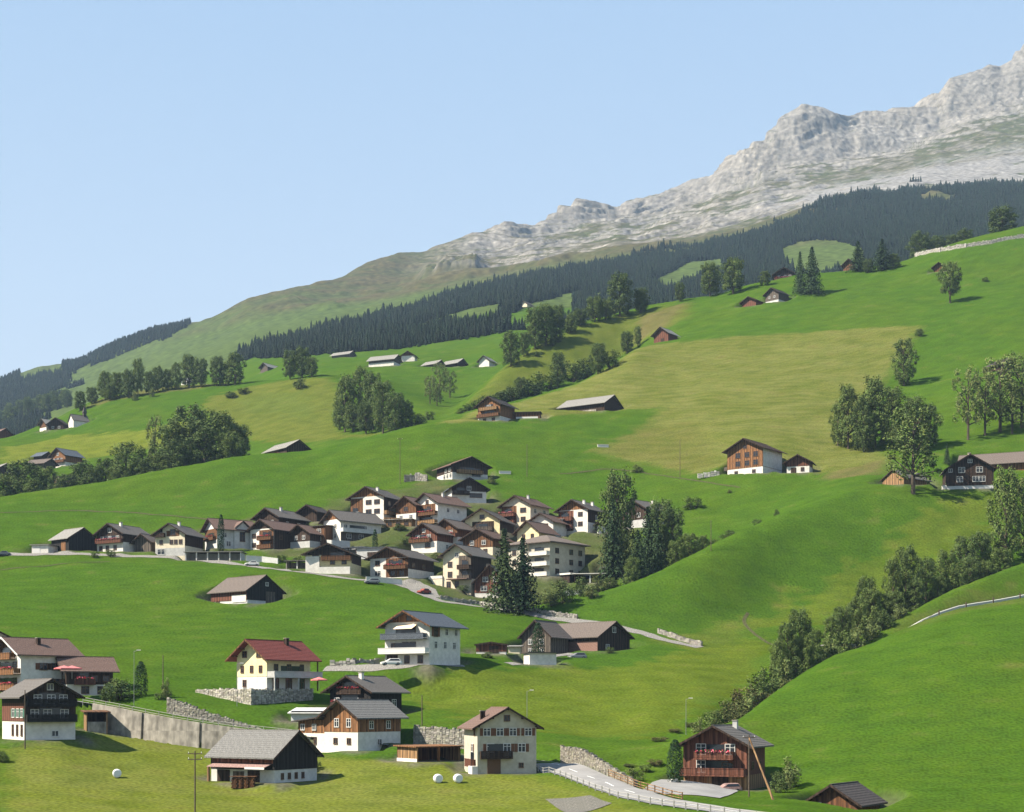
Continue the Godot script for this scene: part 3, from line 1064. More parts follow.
# o: lo ground-floor height, lm its material, um upper wall, gm gable cladding, rm roof, oe/og overhangs, w windows [face, row height, places, width, height, frame, shutter],
# b balconies [face, [height, from, to, depth, material, flowers]], c chimneys [x, z, material], d doors and dark panels for shaded open bays [face, place, y, width, height, material]
func house(called: String, label: String, at: Vector3, yaw: float, W: float, L: float, H: float, rise: float, o: Dictionary, group := "") -> Node3D:
	var root := thing(called, label, o.get("cat", "house"), settle(at, yaw, W, L, not o.has("nopad")), deg_to_rad(yaw), group)
	var um: Material = M[o.get("um", "white")]
	var lo: float = o.get("lo", 0.0)
	var deep: float = o.get("deep", -4.0)
	if lo > 0.0:
		slab(root, "ground_floor_wall", Vector3(-W / 2, deep, -L), Vector3(W / 2, lo, 0), M[o.get("lm", "white")])
		part("upper_wall", gable_body(W, L, lo + 0.001, H, rise, 0.06), um, root)
	else:
		part("wall", gable_body(W, L, deep, H, rise), um, root)
	if o.has("gm"):
		var gy: float = o.get("gy", H - 0.2)
		var g := Mb.new()
		var gz := 0.075 if lo > 0.0 else 0.03
		var hw := W / 2 * clampf((H + rise - gy) / rise, 0.0, 1.0)
		var up := gy
		g.quad(Vector3(-hw, up, gz), Vector3(-minf(hw, W / 2), maxf(up, H), gz), Vector3(minf(hw, W / 2), maxf(up, H), gz), Vector3(hw, up, gz)) if gy < H else g.tri(Vector3(-hw, up, gz), Vector3(0, H + rise - 0.02, gz), Vector3(hw, up, gz))
		if gy < H: g.tri(Vector3(-W / 2, H, gz), Vector3(0, H + rise - 0.02, gz), Vector3(W / 2, H, gz))
		part("gable_cladding", g.done(), M[o.gm], root)
	var oe: float = o.get("oe", 1.2)
	var og: float = o.get("og", 1.2)
	var rm: Material = M[o.get("rm", "roof_grey")]
	for s in [-1.0, 1.0]: part("roof_slope", roof_slope(W, L, H, rise, oe, og, s), rm, root)
	var rc := Mb.new()
	rc.box(Vector3(-0.16, H + rise + 0.14, -L - og - 0.02), Vector3(0.16, H + rise + 0.27, og + 0.02))
	part("ridge_cap", rc.done(), rm, root)
	# barge boards and purlin ends under the gable
	var bb := Mb.new()
	var half := W / 2 + oe
	var drop := rise / (W / 2)
	for s in [-1.0, 1.0]:
		var a := Vector3(0, H + rise + 0.22, og + 0.01)
		var e := Vector3(s * half, H + rise + 0.22 - drop * half, og + 0.01)
		var dn := Vector3(0, -0.34, 0)
		var th := Vector3(0, 0, 0.06)
		bb.quad(a + th, e + th, e + dn + th, a + dn + th)
		bb.quad(a, a + dn, e + dn, e)
		bb.quad(a + dn, a + dn + th, e + dn + th, e + dn)
		bb.quad(a, e, e + th, a + th)
	part("barge_board", bb.done(), M[o.get("bm", "wood_dark")], root)
	var pu := Mb.new()
	for s in [-0.98, -0.5, 0.0, 0.5, 0.98]:
		var x: float = s * W / 2
		var y := H + rise - drop * absf(x) - 0.05
		pu.box(Vector3(x - 0.11, y - 0.24, 0.08), Vector3(x + 0.11, y, og - 0.02))
	part("purlins", pu.done(), M[o.get("bm", "wood_dark")], root).set_meta("kind", "stuff")
	for d in o.get("w", []):
		for s in d[2]:
			var pl := face_at(W, L, d[0], s, d[1], 0.062 if lo > 0.0 and d[1] > lo else 0.003)
			window(root, pl[0], pl[1], d[3], d[4], d[5] if d.size() > 5 else "frame_white", d[6] if d.size() > 6 else "")
	for d in o.get("cl", []):   # boards, and the shade of dark sides and balcony recesses painted as boards, on part of a face: [face, from, to, bottom, top, material]
		var span: float = (d[2] - d[1]) * (W if d[0] == "f" else L)
		var pl := face_at(W, L, d[0], (d[1] + d[2]) / 2, 0.0, 0.061 if lo > 0.0 else 0.001)
		slab(root, "boards_and_shade", Vector3(-span / 2, d[3], 0), Vector3(span / 2, d[4], 0.008), M[d[5]], pl[0], pl[1])
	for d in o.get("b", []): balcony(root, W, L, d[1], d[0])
	for d in o.get("d", []):  # some dark brown panels stand in for the shade inside open bays
		var pl := face_at(W, L, d[0], d[1], d[2], 0.005)
		var dr := slab(root, "door_or_dark_bay", Vector3(-d[3] / 2, 0, 0), Vector3(d[3] / 2, d[4], 0.07), M[d[5]], pl[0], pl[1])
		if d[3] < 1.6: slab(dr, "handle", Vector3(d[3] * 0.32, 1.0, 0.07), Vector3(d[3] * 0.40, 1.06, 0.12), M.metal)
	for d in o.get("c", []):
		var x: float = d[0] * W
		var z: float = -L * d[1]
		var yr := H + rise - drop * absf(x)
		var ch := slab(root, "chimney", Vector3(-0.35, -0.6, -0.35), Vector3(0.35, 1.15 + drop * 0.35, 0.35), M[d[2] if d.size() > 2 else "grey"], Vector3(x, yr, z))
		slab(ch, "chimney_cap", Vector3(-0.45, 1.15 + drop * 0.35, -0.45), Vector3(0.45, 1.27 + drop * 0.35, 0.45), M.concrete)
	return root

# a low building with a flat or slightly tilted roof: posts and dark bays in front when open
func shed(called: String, label: String, at: Vector3, yaw: float, W: float, L: float, H: float, o: Dictionary) -> Node3D:
	var root := thing(called, label, o.get("cat", "shed"), settle(at, yaw, W, L), deg_to_rad(yaw), o.get("group", ""))
	var um: Material = M[o.get("um", "white")]
	var deep: float = o.get("deep", -4.0)
	var tilt: float = o.get("tilt", 0.3)
	if o.get("open", 0) > 0:
		slab(root, "back_wall", Vector3(-W / 2, deep, -L), Vector3(W / 2, H, -L + 0.25), um)
		slab(root, "side_wall", Vector3(-W / 2, deep, -L + 0.252), Vector3(-W / 2 + 0.22, H, 0), M[o.get("sm", o.get("um", "white"))])
		slab(root, "side_wall", Vector3(W / 2 - 0.22, deep, -L + 0.252), Vector3(W / 2, H, 0), M[o.get("sm", o.get("um", "white"))])
		slab(root, "floor", Vector3(-W / 2 + 0.222, deep, -L + 0.252), Vector3(W / 2 - 0.222, 0.02, 0), M.concrete)
		var n: int = o.open
		for k in range(1, n):
			var x := -W / 2 + W * k / n
			slab(root, "post", Vector3(x - 0.16, 0.021, -0.32), Vector3(x + 0.16, H, -0.01), M[o.get("pm", o.get("um", "white"))])
	else:
		slab(root, "wall", Vector3(-W / 2, deep, -L), Vector3(W / 2, H, 0), um)
	var b := Mb.new()
	var e: float = o.get("oe", 0.5)
	var t := 0.18
	var r := [Vector3(-W / 2 - e, H + 0.002, e), Vector3(W / 2 + e, H + 0.002, e), Vector3(W / 2 + e, H + tilt, -L - e), Vector3(-W / 2 - e, H + tilt, -L - e)]
	var tp := []
	for q in r: tp.append(q + Vector3(0, t, 0))
	b.hexa(r, tp)
	part("roof", b.done(), M[o.get("rm", "roof_grey")], root)
	for d in o.get("w", []):
		for s in d[2]:
			var pl := face_at(W, L, d[0], s, d[1], 0.003)
			window(root, pl[0], pl[1], d[3], d[4], d[5] if d.size() > 5 else "frame_white")
	for d in o.get("d", []):
		var pl := face_at(W, L, d[0], d[1], d[2], 0.005)
		slab(root, "door_or_dark_bay", Vector3(-d[3] / 2, 0, 0), Vector3(d[3] / 2, d[4], 0.07), M[d[5]], pl[0], pl[1])
	return root

func H(px: float, py: float) -> Vector3:
	return hit(px, py, 385.0)

func P(px: float, py: float, z: float) -> Vector3:
	return Vector3((px - CX) * z / F, (HY - py) * z / F, -z)

var RED := [Color(0.45, 0.03, 0.05), Color(0.55, 0.10, 0.16)]
var PINK := [Color(0.60, 0.20, 0.24), Color(0.50, 0.05, 0.08)]

func build_houses() -> void:
	# --- houses round the road
	house("guest_house", "white guest house with a brown roof and tiered wooden balconies above the road", P(7, 690, 281), -45, 11, 11.4, 7.0, 2.9, {"um": "white", "rm": "roof_brown", "bm": "frame_white", "oe": 1.1, "gm": "wood_brown", "gy": 6.4, "c": [[0.22, 0.45, "wood_dark"]],
		"w": [["f", 0.9, [-0.3, 0.0, 0.3], 1.4, 1.4, "frame_brown"], ["f", 3.9, [-0.3, 0.0, 0.3], 1.4, 1.4, "frame_brown"], ["f", 6.7, [-0.12, 0.12], 1.2, 1.2, "frame_brown"], ["r", 0.9, [-0.1, 0.12, 0.32], 1.5, 1.2, "frame_brown", "shutter_brown"], ["r", 3.9, [-0.1, 0.12, 0.32], 1.5, 1.2, "frame_brown", "shutter_brown"]],
		"b": [["f", [0.2, -0.5, 0.5, 1.5, "wood_orange", RED]], ["f", [3.1, -0.5, 0.5, 1.5, "wood_orange", RED]], ["f", [6.0, -0.32, 0.32, 1.3, "wood_orange"]]]})
	house("brown_roof_house", "brown tiled roof rising behind the guest house with balconies", P(-8, 690, 296), 30, 12, 12, 9.2, 3.0, {"um": "white", "rm": "roof_brown", "w": [["f", 6.0, [-0.2, 0.2], 1.3, 1.3]]})
	house("timber_restaurant", "dark timber house over a white base with red parasols on its terrace", P(62, 697, 283), -62, 8.6, 8.6, 5.2, 2.4, {"lo": 2.4, "lm": "white", "um": "wood_dark", "rm": "roof_brown", "oe": 1.0,
		"w": [["r", 3.0, [-0.2, 0.1, 0.35], 1.1, 1.0, "frame_brown"], ["r", 0.7, [-0.1, 0.25], 1.3, 1.3, "frame_brown"], ["f", 3.0, [-0.2, 0.2], 1.1, 1.0, "frame_brown"]], "b": [["r", [2.5, -0.35, 0.1, 1.2, "wood_red", RED]]]})
	var dark_chalet_ := house("dark_chalet", "dark timber chalet with a red brick-coloured side wall and grey roof", P(50, 740, 243), 35, 8.4, 12, 7.4, 2.4, {"lo": 3.0, "lm": "white", "um": "wood_dark", "rm": "roof_grey", "oe": 1.2, "og": 1.4,
		"w": [["f", 3.6, [-0.3, -0.05, 0.28], 1.2, 1.3], ["f", 6.0, [-0.24, 0.02, 0.26], 1.2, 1.3], ["f", 8.2, [0.0], 0.9, 0.9], ["l", 3.7, [0.42, 0.24, 0.04], 1.2, 1.3, "frame_white", "shutter_green"], ["l", 0.7, [0.40, 0.2, 0.0], 0.9, 1.7, "frame_brown"], ["f", 0.6, [0.1], 1.0, 0.8]],
		"b": [["f", [3.1, -0.48, 0.5, 1.1, "wood_black"]], ["f", [5.6, -0.48, 0.5, 1.1, "wood_black"]]]})
	var dc := dark_chalet_
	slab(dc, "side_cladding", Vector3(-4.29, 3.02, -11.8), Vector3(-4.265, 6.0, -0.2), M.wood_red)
	shed("culvert_garage", "small brown garage under the road end beside the dark chalet", P(97, 722, 262), 25, 3.6, 3.0, 1.6, {"um": "wood_dark", "sm": "wood_tan", "rm": "wood_brown", "open": 1, "cat": "garage"})
	# yellow house on its stone podium
	var pod := thing("stone_podium", "rough stone retaining wall carrying the yellow house and its terrace", "retaining wall", P(250, 708, 279), deg_to_rad(-40))
	slab(pod, "core", Vector3(-16, -2.0, -15.5), Vector3(-0.25, 3.2, -0.25), M.podium)
	stones(pod, [Vector3(-16.2, -1.5, -0.25), Vector3(-0.2, -1.5, -0.25)], 4.9, 0.5, 11, Color(0.36, 0.34, 0.295))
	stones(pod, [Vector3(-0.25, -1.5, -0.2), Vector3(-0.25, -1.5, -15.5)], 4.9, 0.5, 12, Color(0.36, 0.34, 0.295))
	slab(pod, "terrace_slab", Vector3(-16.2, 3.42, -15.6), Vector3(-0.2, 3.52, -0.2), M.concrete)
	var yh := house("yellow_house", "pale yellow house with a wine-red roof on a stone podium", P(252, 690, 283.5), -40, 8.6, 10.9, 6.6, 2.9, {"um": "yellow", "lo": 2.6, "lm": "pale", "rm": "roof_red", "bm": "wood_brown", "oe": 1.6, "og": 1.7, "deep": -1.0, "nopad": 1, "c": [[0.14, 0.7, "wood_dark"]],
		"w": [["f", 6.3, [-0.24, 0.24], 1.2, 1.1, "frame_brown"], ["f", 3.4, [-0.32, 0.0, 0.3], 0.8, 1.2, "frame_brown"], ["f", 0.7, [-0.25], 0.9, 1.2, "frame_brown"], ["r", 3.2, [-0.3, 0.0, 0.3], 0.9, 1.7, "frame_brown"], ["r", 0.2, [-0.3, 0.0, 0.3], 1.4, 2.0, "frame_brown"]],
		"b": [["r", [2.55, -0.5, 0.62, 2.2, "grey"]]]})
	slab(yh, "post", Vector3(5.2, -0.1, -12.1), Vector3(5.4, 5.6, -11.9), M.wood_brown)
	slab(yh, "post", Vector3(6.3, -0.1, -0.2), Vector3(6.5, 2.3, 0.0), M.grey)
	slab(yh, "post", Vector3(6.3, -0.1, -6.2), Vector3(6.5, 2.3, -6.0), M.grey)
	house("old_chalet", "blackened chalet with pink flower boxes behind the brown and white chalet", P(350, 717, 276), -35, 10, 9, 5.0, 2.5, {"um": "wood_black", "rm": "roof_grey", "oe": 1.3, "og": 1.2, "c": [[0.12, 0.2, "white"]],
		"w": [["f", 5.0, [-0.12, 0.12], 1.2, 1.2, "frame_brown"], ["f", 2.3, [-0.32, -0.08, 0.14], 1.1, 1.2], ["r", 2.0, [-0.2, 0.25], 1.1, 1.2], ["f", 0.4, [-0.2, 0.1], 1.1, 1.1]], "b": [["f", [1.9, -0.45, 0.45, 0.5, "wood_dark", PINK]], ["f", [4.4, -0.3, 0.3, 0.5, "wood_dark", RED]]]})
	var bc := house("brown_chalet", "orange-brown chalet with white ground floor and grey tin roof by the road", P(341, 750, 252), -38, 7.9, 10.6, 5.8, 2.5, {"lo": 3.0, "lm": "white", "um": "wood_orange", "rm": "roof_pale", "oe": 1.0, "og": 1.1,
		"w": [["f", 3.9, [-0.12, 0.24], 0.9, 1.3], ["f", 1.0, [-0.16, 0.24], 0.8, 0.9, "frame_brown"], ["r", 3.6, [-0.2, 0.2], 0.9, 1.2], ["r", 0.8, [0.0], 0.9, 0.9]]})
	slab(bc, "annex_wall", Vector3(-10.4, -4.0, -6.0), Vector3(-3.96, 2.7, -0.05), M.white)
	slab(bc, "annex_upper_wall", Vector3(-10.4, 2.701, -6.0), Vector3(-4.02, 5.0, -0.04), M.wood_orange)
	var ar := Mb.new()
	ar.hexa([Vector3(-11.2, 4.6, 0.9), Vector3(-3.5, 5.5, 0.9), Vector3(-3.5, 5.5, -7.0), Vector3(-11.2, 4.6, -7.0)], [Vector3(-11.2, 4.8, 0.9), Vector3(-3.5, 5.7, 0.9), Vector3(-3.5, 5.7, -7.0), Vector3(-11.2, 4.8, -7.0)])
	part("annex_roof", ar.done(), M.roof_dark, bc)
	for x in [-9.2, -6.4]:
		window(bc, Vector3(x, 3.3, 0.0), 0.0, 0.8, 0.9)
		window(bc, Vector3(x, 0.9, -0.02), 0.0, 0.9, 1.1, "frame_brown")
	var gl := shed("glass_shed", "low shed with a pale glazed roof behind the brown chalet", P(306, 722, 268), -10, 5.6, 4.0, 1.5, {"um": "pale", "rm": "pale", "tilt": 0.9, "deep": -3.0})
	slab(gl, "glazing", Vector3(-3.0, 1.95, -4.2), Vector3(3.0, 2.0, 0.3), M.metal)
	# barn in the front meadow
	var bn := house("meadow_barn", "grey-roofed barn with black gable and awning in the lower meadow", P(296, 783, 226), 58, 10, 12.8, 4.2, 3.5, {"lo": 1.9, "lm": "pale", "um": "wood_black", "rm": "roof_pale", "oe": 0.9, "og": 0.7, "cat": "barn",
		"w": [["f", 0.55, [-0.32, -0.16, 0.0, 0.16], 0.5, 0.8, "frame_brown"]], "d": [["l", 0.18, -0.2, 2.4, 2.0, "wood_dark"], ["l", -0.3, -0.2, 2.6, 2.0, "wood_dark"], ["l", -0.06, -0.1, 2.2, 1.7, "wood_grey"]]})
	var aw := Mb.new()
	aw.hexa([Vector3(-6.7, 2.25, -0.6), Vector3(-5.06, 2.75, -0.6), Vector3(-5.06, 2.75, -12.2), Vector3(-6.7, 2.25, -12.2)], [Vector3(-6.7, 2.33, -0.6), Vector3(-5.06, 2.83, -0.6), Vector3(-5.06, 2.83, -12.2), Vector3(-6.7, 2.33, -12.2)])
	part("awning", aw.done(), M.awning, bn)
	slab(bn, "awning_fascia", Vector3(-6.78, 2.05, -4.4), Vector3(-6.71, 2.38, -0.5), M.frame_white)
	slab(bn, "post", Vector3(-6.7, -1.0, -12.1), Vector3(-6.35, 2.25, -11.8), M.wood_tan)
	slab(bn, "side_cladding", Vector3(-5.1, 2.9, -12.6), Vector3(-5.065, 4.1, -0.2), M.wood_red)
	# beige three-storey house at the bend
	var bh := house("beige_house", "tall beige house with brown shutters and balcony at the road bend", P(507, 774, 231), 14, 9.4, 9.6, 7.4, 2.7, {"um": "beige", "rm": "roof_brown", "oe": 1.0, "og": 0.9, "c": [[-0.33, 0.35, "wood_dark"]],
		"w": [["f", 5.9, [-0.34, -0.12, 0.1, 0.36], 1.0, 1.1, "frame_white", "shutter_brown"], ["f", 3.4, [-0.28, 0.0, 0.25], 1.05, 1.2, "frame_white", "shutter_brown"], ["f", 8.2, [0.0], 0.8, 0.8, "frame_brown"], ["f", 1.0, [0.24], 0.6, 0.6, "frame_brown"], ["l", 3.4, [0.15], 0.9, 1.1, "frame_white", "shutter_brown"], ["l", 6.0, [0.3], 0.8, 1.0, "frame_brown"]],
		"b": [["f", [2.5, -0.46, 0.08, 0.9, "wood_dark"]], ["l", [1.2, -0.1, 0.4, 0.8, "wood_red"]]], "d": [["f", -0.22, 0.0, 2.1, 2.3, "frame_brown"]]})
	slab(bh, "stair_wall", Vector3(-5.6, -3.0, -2.4), Vector3(-4.705, 1.2, 0.3), M.white)
	var ga := shed("timber_garage", "open garage of orange boards set under the dry stone wall", P(439, 762, 239), 36, 8.4, 6.0, 2.3, {"um": "wood_brown", "sm": "wood_tan", "rm": "wood_orange", "open": 2, "pm": "wood_orange", "cat": "garage", "tilt": 0.1})
	slab(ga, "plinth", Vector3(-4.26, -4.0, -6.0), Vector3(-4.205, 0.5, 0.05), M.white)
	# white house with the blue-grey roof
	var wh := house("white_house", "white three-storey house with blue-grey roof and long balconies", P(407, 665, 309), -32, 11.4, 11.3, 8.4, 2.8, {"um": "white", "rm": "roof_slate", "gm": "wood_orange", "gy": 9.0, "oe": 1.2, "og": 1.6, "bm": "wood_brown",
		"w": [["f", 9.3, [0.05], 1.3, 1.0, "frame_brown"], ["f", 6.6, [-0.08, 0.12], 1.6, 1.5, "frame_brown"], ["f", 3.3, [-0.3], 1.2, 1.3, "frame_brown"], ["f", 2.7, [-0.03, 0.13], 1.5, 2.1, "frame_brown"], ["f", 0.5, [0.0, 0.3], 1.2, 1.5, "frame_brown"], ["r", 3.6, [-0.3, 0.0, 0.3], 0.9, 1.3], ["r", 6.4, [0.36, 0.05], 0.9, 1.2], ["r", 6.0, [-0.3], 1.4, 2.0, "frame_brown", "shutter_brown"]],
		"b": [["f", [2.6, -0.56, 0.5, 1.6, "frame_white"]], ["f", [5.6, -0.52, 0.45, 1.5, "roof_slate"]]], "d": [["f", -0.33, 0.0, 2.8, 2.2, "wood_dark"]]})
	var ca := Mb.new()
	ca.hexa([Vector3(-2.2, 7.5, 1.9), Vector3(2.6, 7.5, 1.9), Vector3(2.6, 8.4, 0.08), Vector3(-2.2, 8.4, 0.08)], [Vector3(-2.2, 7.56, 1.9), Vector3(2.6, 7.56, 1.9), Vector3(2.6, 8.46, 0.08), Vector3(-2.2, 8.46, 0.08)])
	part("awning", ca.done(), M.cloth_cream, wh)
	house("red_shed", "small rust-red board shed with dark flat roof beside the white house", hit(491, 654, 300), -4, 6.6, 3.6, 2.0, 0.5, {"um": "wood_red", "lo": 0.5, "lm": "white", "rm": "roof_dark", "oe": 0.4, "og": 0.4, "cat": "shed", "d": [["f", 0.1, 0.1, 2.2, 1.7, "wood_dark"]]})
	# farm with the long roof
	house("stone_farmhouse", "reddish stone farmhouse gable joined to the long-roofed barn", P(536, 655, 346), -30, 7.6, 9.0, 4.6, 3.4, {"um": "wood_grey", "rm": "roof_warm", "oe": 0.8, "og": 0.8, "w": [["f", 2.6, [-0.2, 0.2], 0.9, 1.1], ["f", 0.5, [-0.2, 0.2], 0.9, 1.1]]})
	var fb := house("long_barn", "long brick-red barn with brown roof and dark end gable", P(614, 651, 350), 48, 12.2, 16.5, 3.6, 3.4, {"um": "wood_dark", "rm": "roof_warm", "oe": 0.9, "og": 0.8, "cat": "barn", "w": [["f", 4.6, [0.0], 1.2, 1.2], ["f", 0.6, [-0.2], 1.2, 1.0]], "d": [["f", 0.25, -0.2, 2.4, 2.6, "wood_dark"]]})
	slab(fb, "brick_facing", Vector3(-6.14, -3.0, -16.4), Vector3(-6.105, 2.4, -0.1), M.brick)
	shed("white_annex", "low white garage with dark flat roof in front of the farm", hit(543, 665, 310), 12, 6.0, 6.0, 2.6, {"um": "white", "rm": "roof_dark", "tilt": 0.1, "cat": "garage", "d": [["l", 0.0, 0.0, 2.4, 2.0, "frame_white"]]})
	shed("white_hut", "tiny white hut at the corner of the stone farmhouse", P(514, 656, 344), -10, 2.6, 2.4, 2.1, {"um": "cream", "rm": "roof_light", "cat": "hut"})
	var field_barn_ := house("field_barn", "red-brown barn with grey roof alone in the meadow below the village", hit(265, 604, 360), 50, 12, 14.7, 3.7, 3.9, {"um": "wood_black", "lo": 1.0, "lm": "pale", "rm": "roof_warm", "oe": 0.9, "og": 0.6, "cat": "barn", "d": [["f", 0.15, 0.1, 3.2, 3.4, "wood_grey"], ["l", -0.3, 0.6, 1.6, 1.2, "wood_dark"]], "w": [["f", 5.0, [0.05], 0.9, 0.8]]})
	var fd := field_barn_
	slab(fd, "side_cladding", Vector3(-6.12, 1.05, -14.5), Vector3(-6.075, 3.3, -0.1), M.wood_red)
	slab(fd, "white_panel", Vector3(-6.17, 0.5, -6.0), Vector3(-6.125, 2.4, -0.3), M.white)
	# red-brown chalet on the right
	house("red_chalet", "red-brown chalet with white windows and two balconies beside the leaning pole", P(715, 790, 225), -25, 9.9, 9.8, 6.9, 2.6, {"um": "wood_red", "lo": 2.2, "lm": "wood_tan", "rm": "roof_grey", "oe": 1.2, "og": 1.3, "c": [[0.1, 0.75, "grey"]],
		"w": [["f", 5.3, [-0.22, 0.24], 1.4, 1.5], ["f", 2.6, [-0.22], 1.3, 1.7], ["f", 2.7, [0.2], 1.6, 1.3, "frame_brown"], ["r", 3.0, [-0.2, 0.2], 1.0, 1.1, "frame_brown"]],
		"b": [["f", [2.2, -0.52, 0.5, 1.5, "wood_red"]], ["f", [4.7, -0.3, 0.32, 1.3, "wood_red", PINK]]], "d": [["f", -0.3, 0.0, 3.4, 2.0, "wood_orange"], ["f", 0.08, 0.0, 2.6, 2.0, "wood_dark"]]})
	house("bottom_hut", "brown board hut with dark roof at the foot of the bright slope", P(833, 826, 208), -35, 7.4, 8.0, 3.2, 2.3, {"um": "wood_brown", "rm": "roof_dark", "oe": 0.9, "og": 0.9, "cat": "hut", "d": [["f", 0.0, 0.0, 1.4, 2.0, "wood_dark"]], "w": [["f", 2.2, [-0.3], 0.8, 0.8]]})
	village()
	outlying()

var V_RED := "wood_red"

func village() -> void:
	var ga := "houses of the village"
	shed("white_shed", "small white shed with flat roof at the end of the village row", H(40, 554), -12, 5.4, 7.0, 2.6, {"um": "white", "rm": "roof_light", "tilt": 0.2, "d": [["f", -0.2, 0.0, 2.2, 1.9, "frame_white"]]})
	house("village_barn", "village barn with pale grey roof, brown front and dark gable", H(83, 551), 50, 10, 9.2, 4.1, 3.2, {"um": "wood_black", "rm": "roof_light", "oe": 0.8, "og": 0.6, "cat": "barn", "d": [["l", 0.2, 0.0, 2.4, 3.0, "wood_orange"]]}, ga)
	house("timber_house", "timber-gabled house over a white floor next to the village barn", H(110, 552), -30, 10.7, 11.4, 5.8, 2.9, {"um": "wood_dark", "lo": 3.0, "lm": "white", "rm": "roof_grey", "c": [[0.1, 0.3, "white"]], "w": [["f", 3.7, [-0.3, 0.0, 0.3], 1.1, 1.2], ["f", 6.2, [0.0], 1.4, 1.2], ["f", 0.8, [-0.35, -0.1, 0.2], 1.2, 1.3, "frame_brown"], ["r", 3.6, [0.0, 0.3], 1.0, 1.1]], "b": [["f", [3.0, -0.5, 0.5, 1.1, "wood_red", PINK]]]}, ga)
	house("white_village_house", "white village house with timbered gable window at the garage row", H(170, 556), -18, 10, 11, 6.7, 2.9, {"cl": [["f", -0.12, 0.32, 5.9, 7.6, "wood_brown"], ["f", -0.5, 0.5, 0.0, 2.4, "grey"], ["r", -0.5, 0.5, 3.0, 6.5, "wood_dark"]], "um": "cream", "rm": "roof_grey", "c": [[0.05, 0.4, "white"]], "w": [["f", 3.6, [-0.3, 0.05, 0.2, 0.36], 1.0, 1.2, "frame_brown"], ["f", 6.2, [0.1], 1.7, 1.7, "frame_brown"], ["f", 0.6, [-0.3], 2.4, 1.5], ["l", 3.4, [0.0], 1.2, 1.2]], "b": [["f", [5.9, -0.5, -0.15, 1.0, "wood_dark"]]]}, ga)
	shed("garage_row", "row of low flat-roofed garages with white pillars below the village", H(213, 561), -3, 16.5, 6.0, 2.6, {"um": "pale", "rm": "roof_light", "open": 5, "pm": "white", "tilt": 0.0, "cat": "garage"})
	var cross_gable_house_ := house("cross_gable_house", "white house with red-brown roof and small cross gable behind the garages", H(211, 549), -55, 9, 12.5, 6.5, 3.0, {"cl": [["f", -0.5, 0.5, 2.8, 6.3, "wood_brown"]], "um": "pale", "rm": "roof_brown", "w": [["r", 3.6, [-0.3, 0.0, 0.3], 1.1, 1.2], ["r", 1.0, [-0.2, 0.2], 1.3, 1.4], ["f", 3.8, [-0.2, 0.2], 1.2, 1.2, "frame_brown"]], "b": [["f", [3.0, -0.4, 0.4, 1.0, "wood_brown", RED]]]}, ga)
	var cg := cross_gable_house_
	var dg := Mb.new()
	dg.quad(Vector3(6.0, 8.6, -8.0), Vector3(6.0, 8.6, -8.0), Vector3(6.0, 6.0, -5.4), Vector3(1.5, 8.6, -8.0))
	dg.tri(Vector3(6.0, 8.9, -8.0), Vector3(6.0, 6.4, -4.8), Vector3(0.6, 8.9, -8.0))
	dg.tri(Vector3(6.0, 8.9, -8.0), Vector3(0.6, 8.9, -8.0), Vector3(6.0, 6.4, -11.2))
	part("cross_gable_roof", dg.done(), M.roof_brown, cg)
	var dw := Mb.new()
	dw.hexa([Vector3(4.0, 0.0, -5.4), Vector3(5.2, 0.0, -5.4), Vector3(5.2, 0.0, -10.6), Vector3(4.0, 0.0, -10.6)], [Vector3(4.0, 6.4, -5.4), Vector3(5.2, 6.4, -5.4), Vector3(5.2, 6.4, -10.6), Vector3(4.0, 6.4, -10.6)])
	dw.tri(Vector3(5.2, 6.4, -10.6), Vector3(5.2, 8.6, -8.0), Vector3(5.2, 6.4, -5.4))
	part("cross_gable_wall", dw.done(), M.pale, cg)
	window(cg, Vector3(5.205, 2.6, -8.0), PI / 2, 1.6, 2.8, "frame_brown")
	house("rear_dark_house", "dark-gabled house in the back row behind the red-brown roof", H(267, 534), -35, 10, 13, 5.6, 2.7, {"um": "wood_dark", "rm": "roof_grey", "c": [[0.1, 0.4]], "w": [["f", 3.2, [-0.15, 0.2], 1.6, 1.2], ["r", 3.0, [-0.2, 0.2], 1.0, 1.1]]}, ga)
	var balcony_house_ := house("balcony_house", "house with a white corner, stacked brown balconies and red-brown roof", H(262, 550), -35, 9.8, 15, 6.5, 2.8, {"cl": [["f", -0.12, 0.5, 0.4, 6.2, "wood_brown"]], "um": "white", "rm": "roof_brown", "gm": "wood_dark", "gy": 6.6, "w": [["f", 4.0, [-0.34], 1.5, 1.2, "frame_brown"], ["f", 1.2, [-0.34], 1.5, 1.2, "frame_brown"], ["f", 4.0, [0.1, 0.35], 1.2, 1.6, "frame_brown"], ["r", 3.4, [-0.3, 0.1], 1.2, 1.2, "frame_brown"]], "b": [["f", [3.2, -0.1, 0.5, 1.4, "wood_brown", RED]], ["f", [0.6, -0.1, 0.5, 1.4, "wood_brown"]]]}, ga)
	var bh := balcony_house_
	slab(bh, "side_cladding", Vector3(4.905, 0.0, -11.0), Vector3(4.95, 6.2, -0.1), M.wood_dark)
	house("large_white_house", "large white house with long side wall and reddish gable boards", H(332, 542), -50, 9.6, 15, 7.0, 3.0, {"cl": [["r", -0.5, 0.4, 0.5, 3.2, "wood_grey"]], "um": "white", "rm": "roof_grey", "gm": "wood_orange", "gy": 7.2, "w": [["f", 4.4, [-0.2, 0.2], 1.1, 1.2], ["f", 1.4, [-0.2, 0.2], 1.1, 1.2], ["r", 4.2, [-0.38, -0.25, 0.1], 1.1, 1.2], ["r", 1.4, [-0.3, 0.0, 0.3], 1.6, 1.3]], "b": [["r", [3.3, -0.5, 0.3, 1.4, "pale"]]]}, ga)
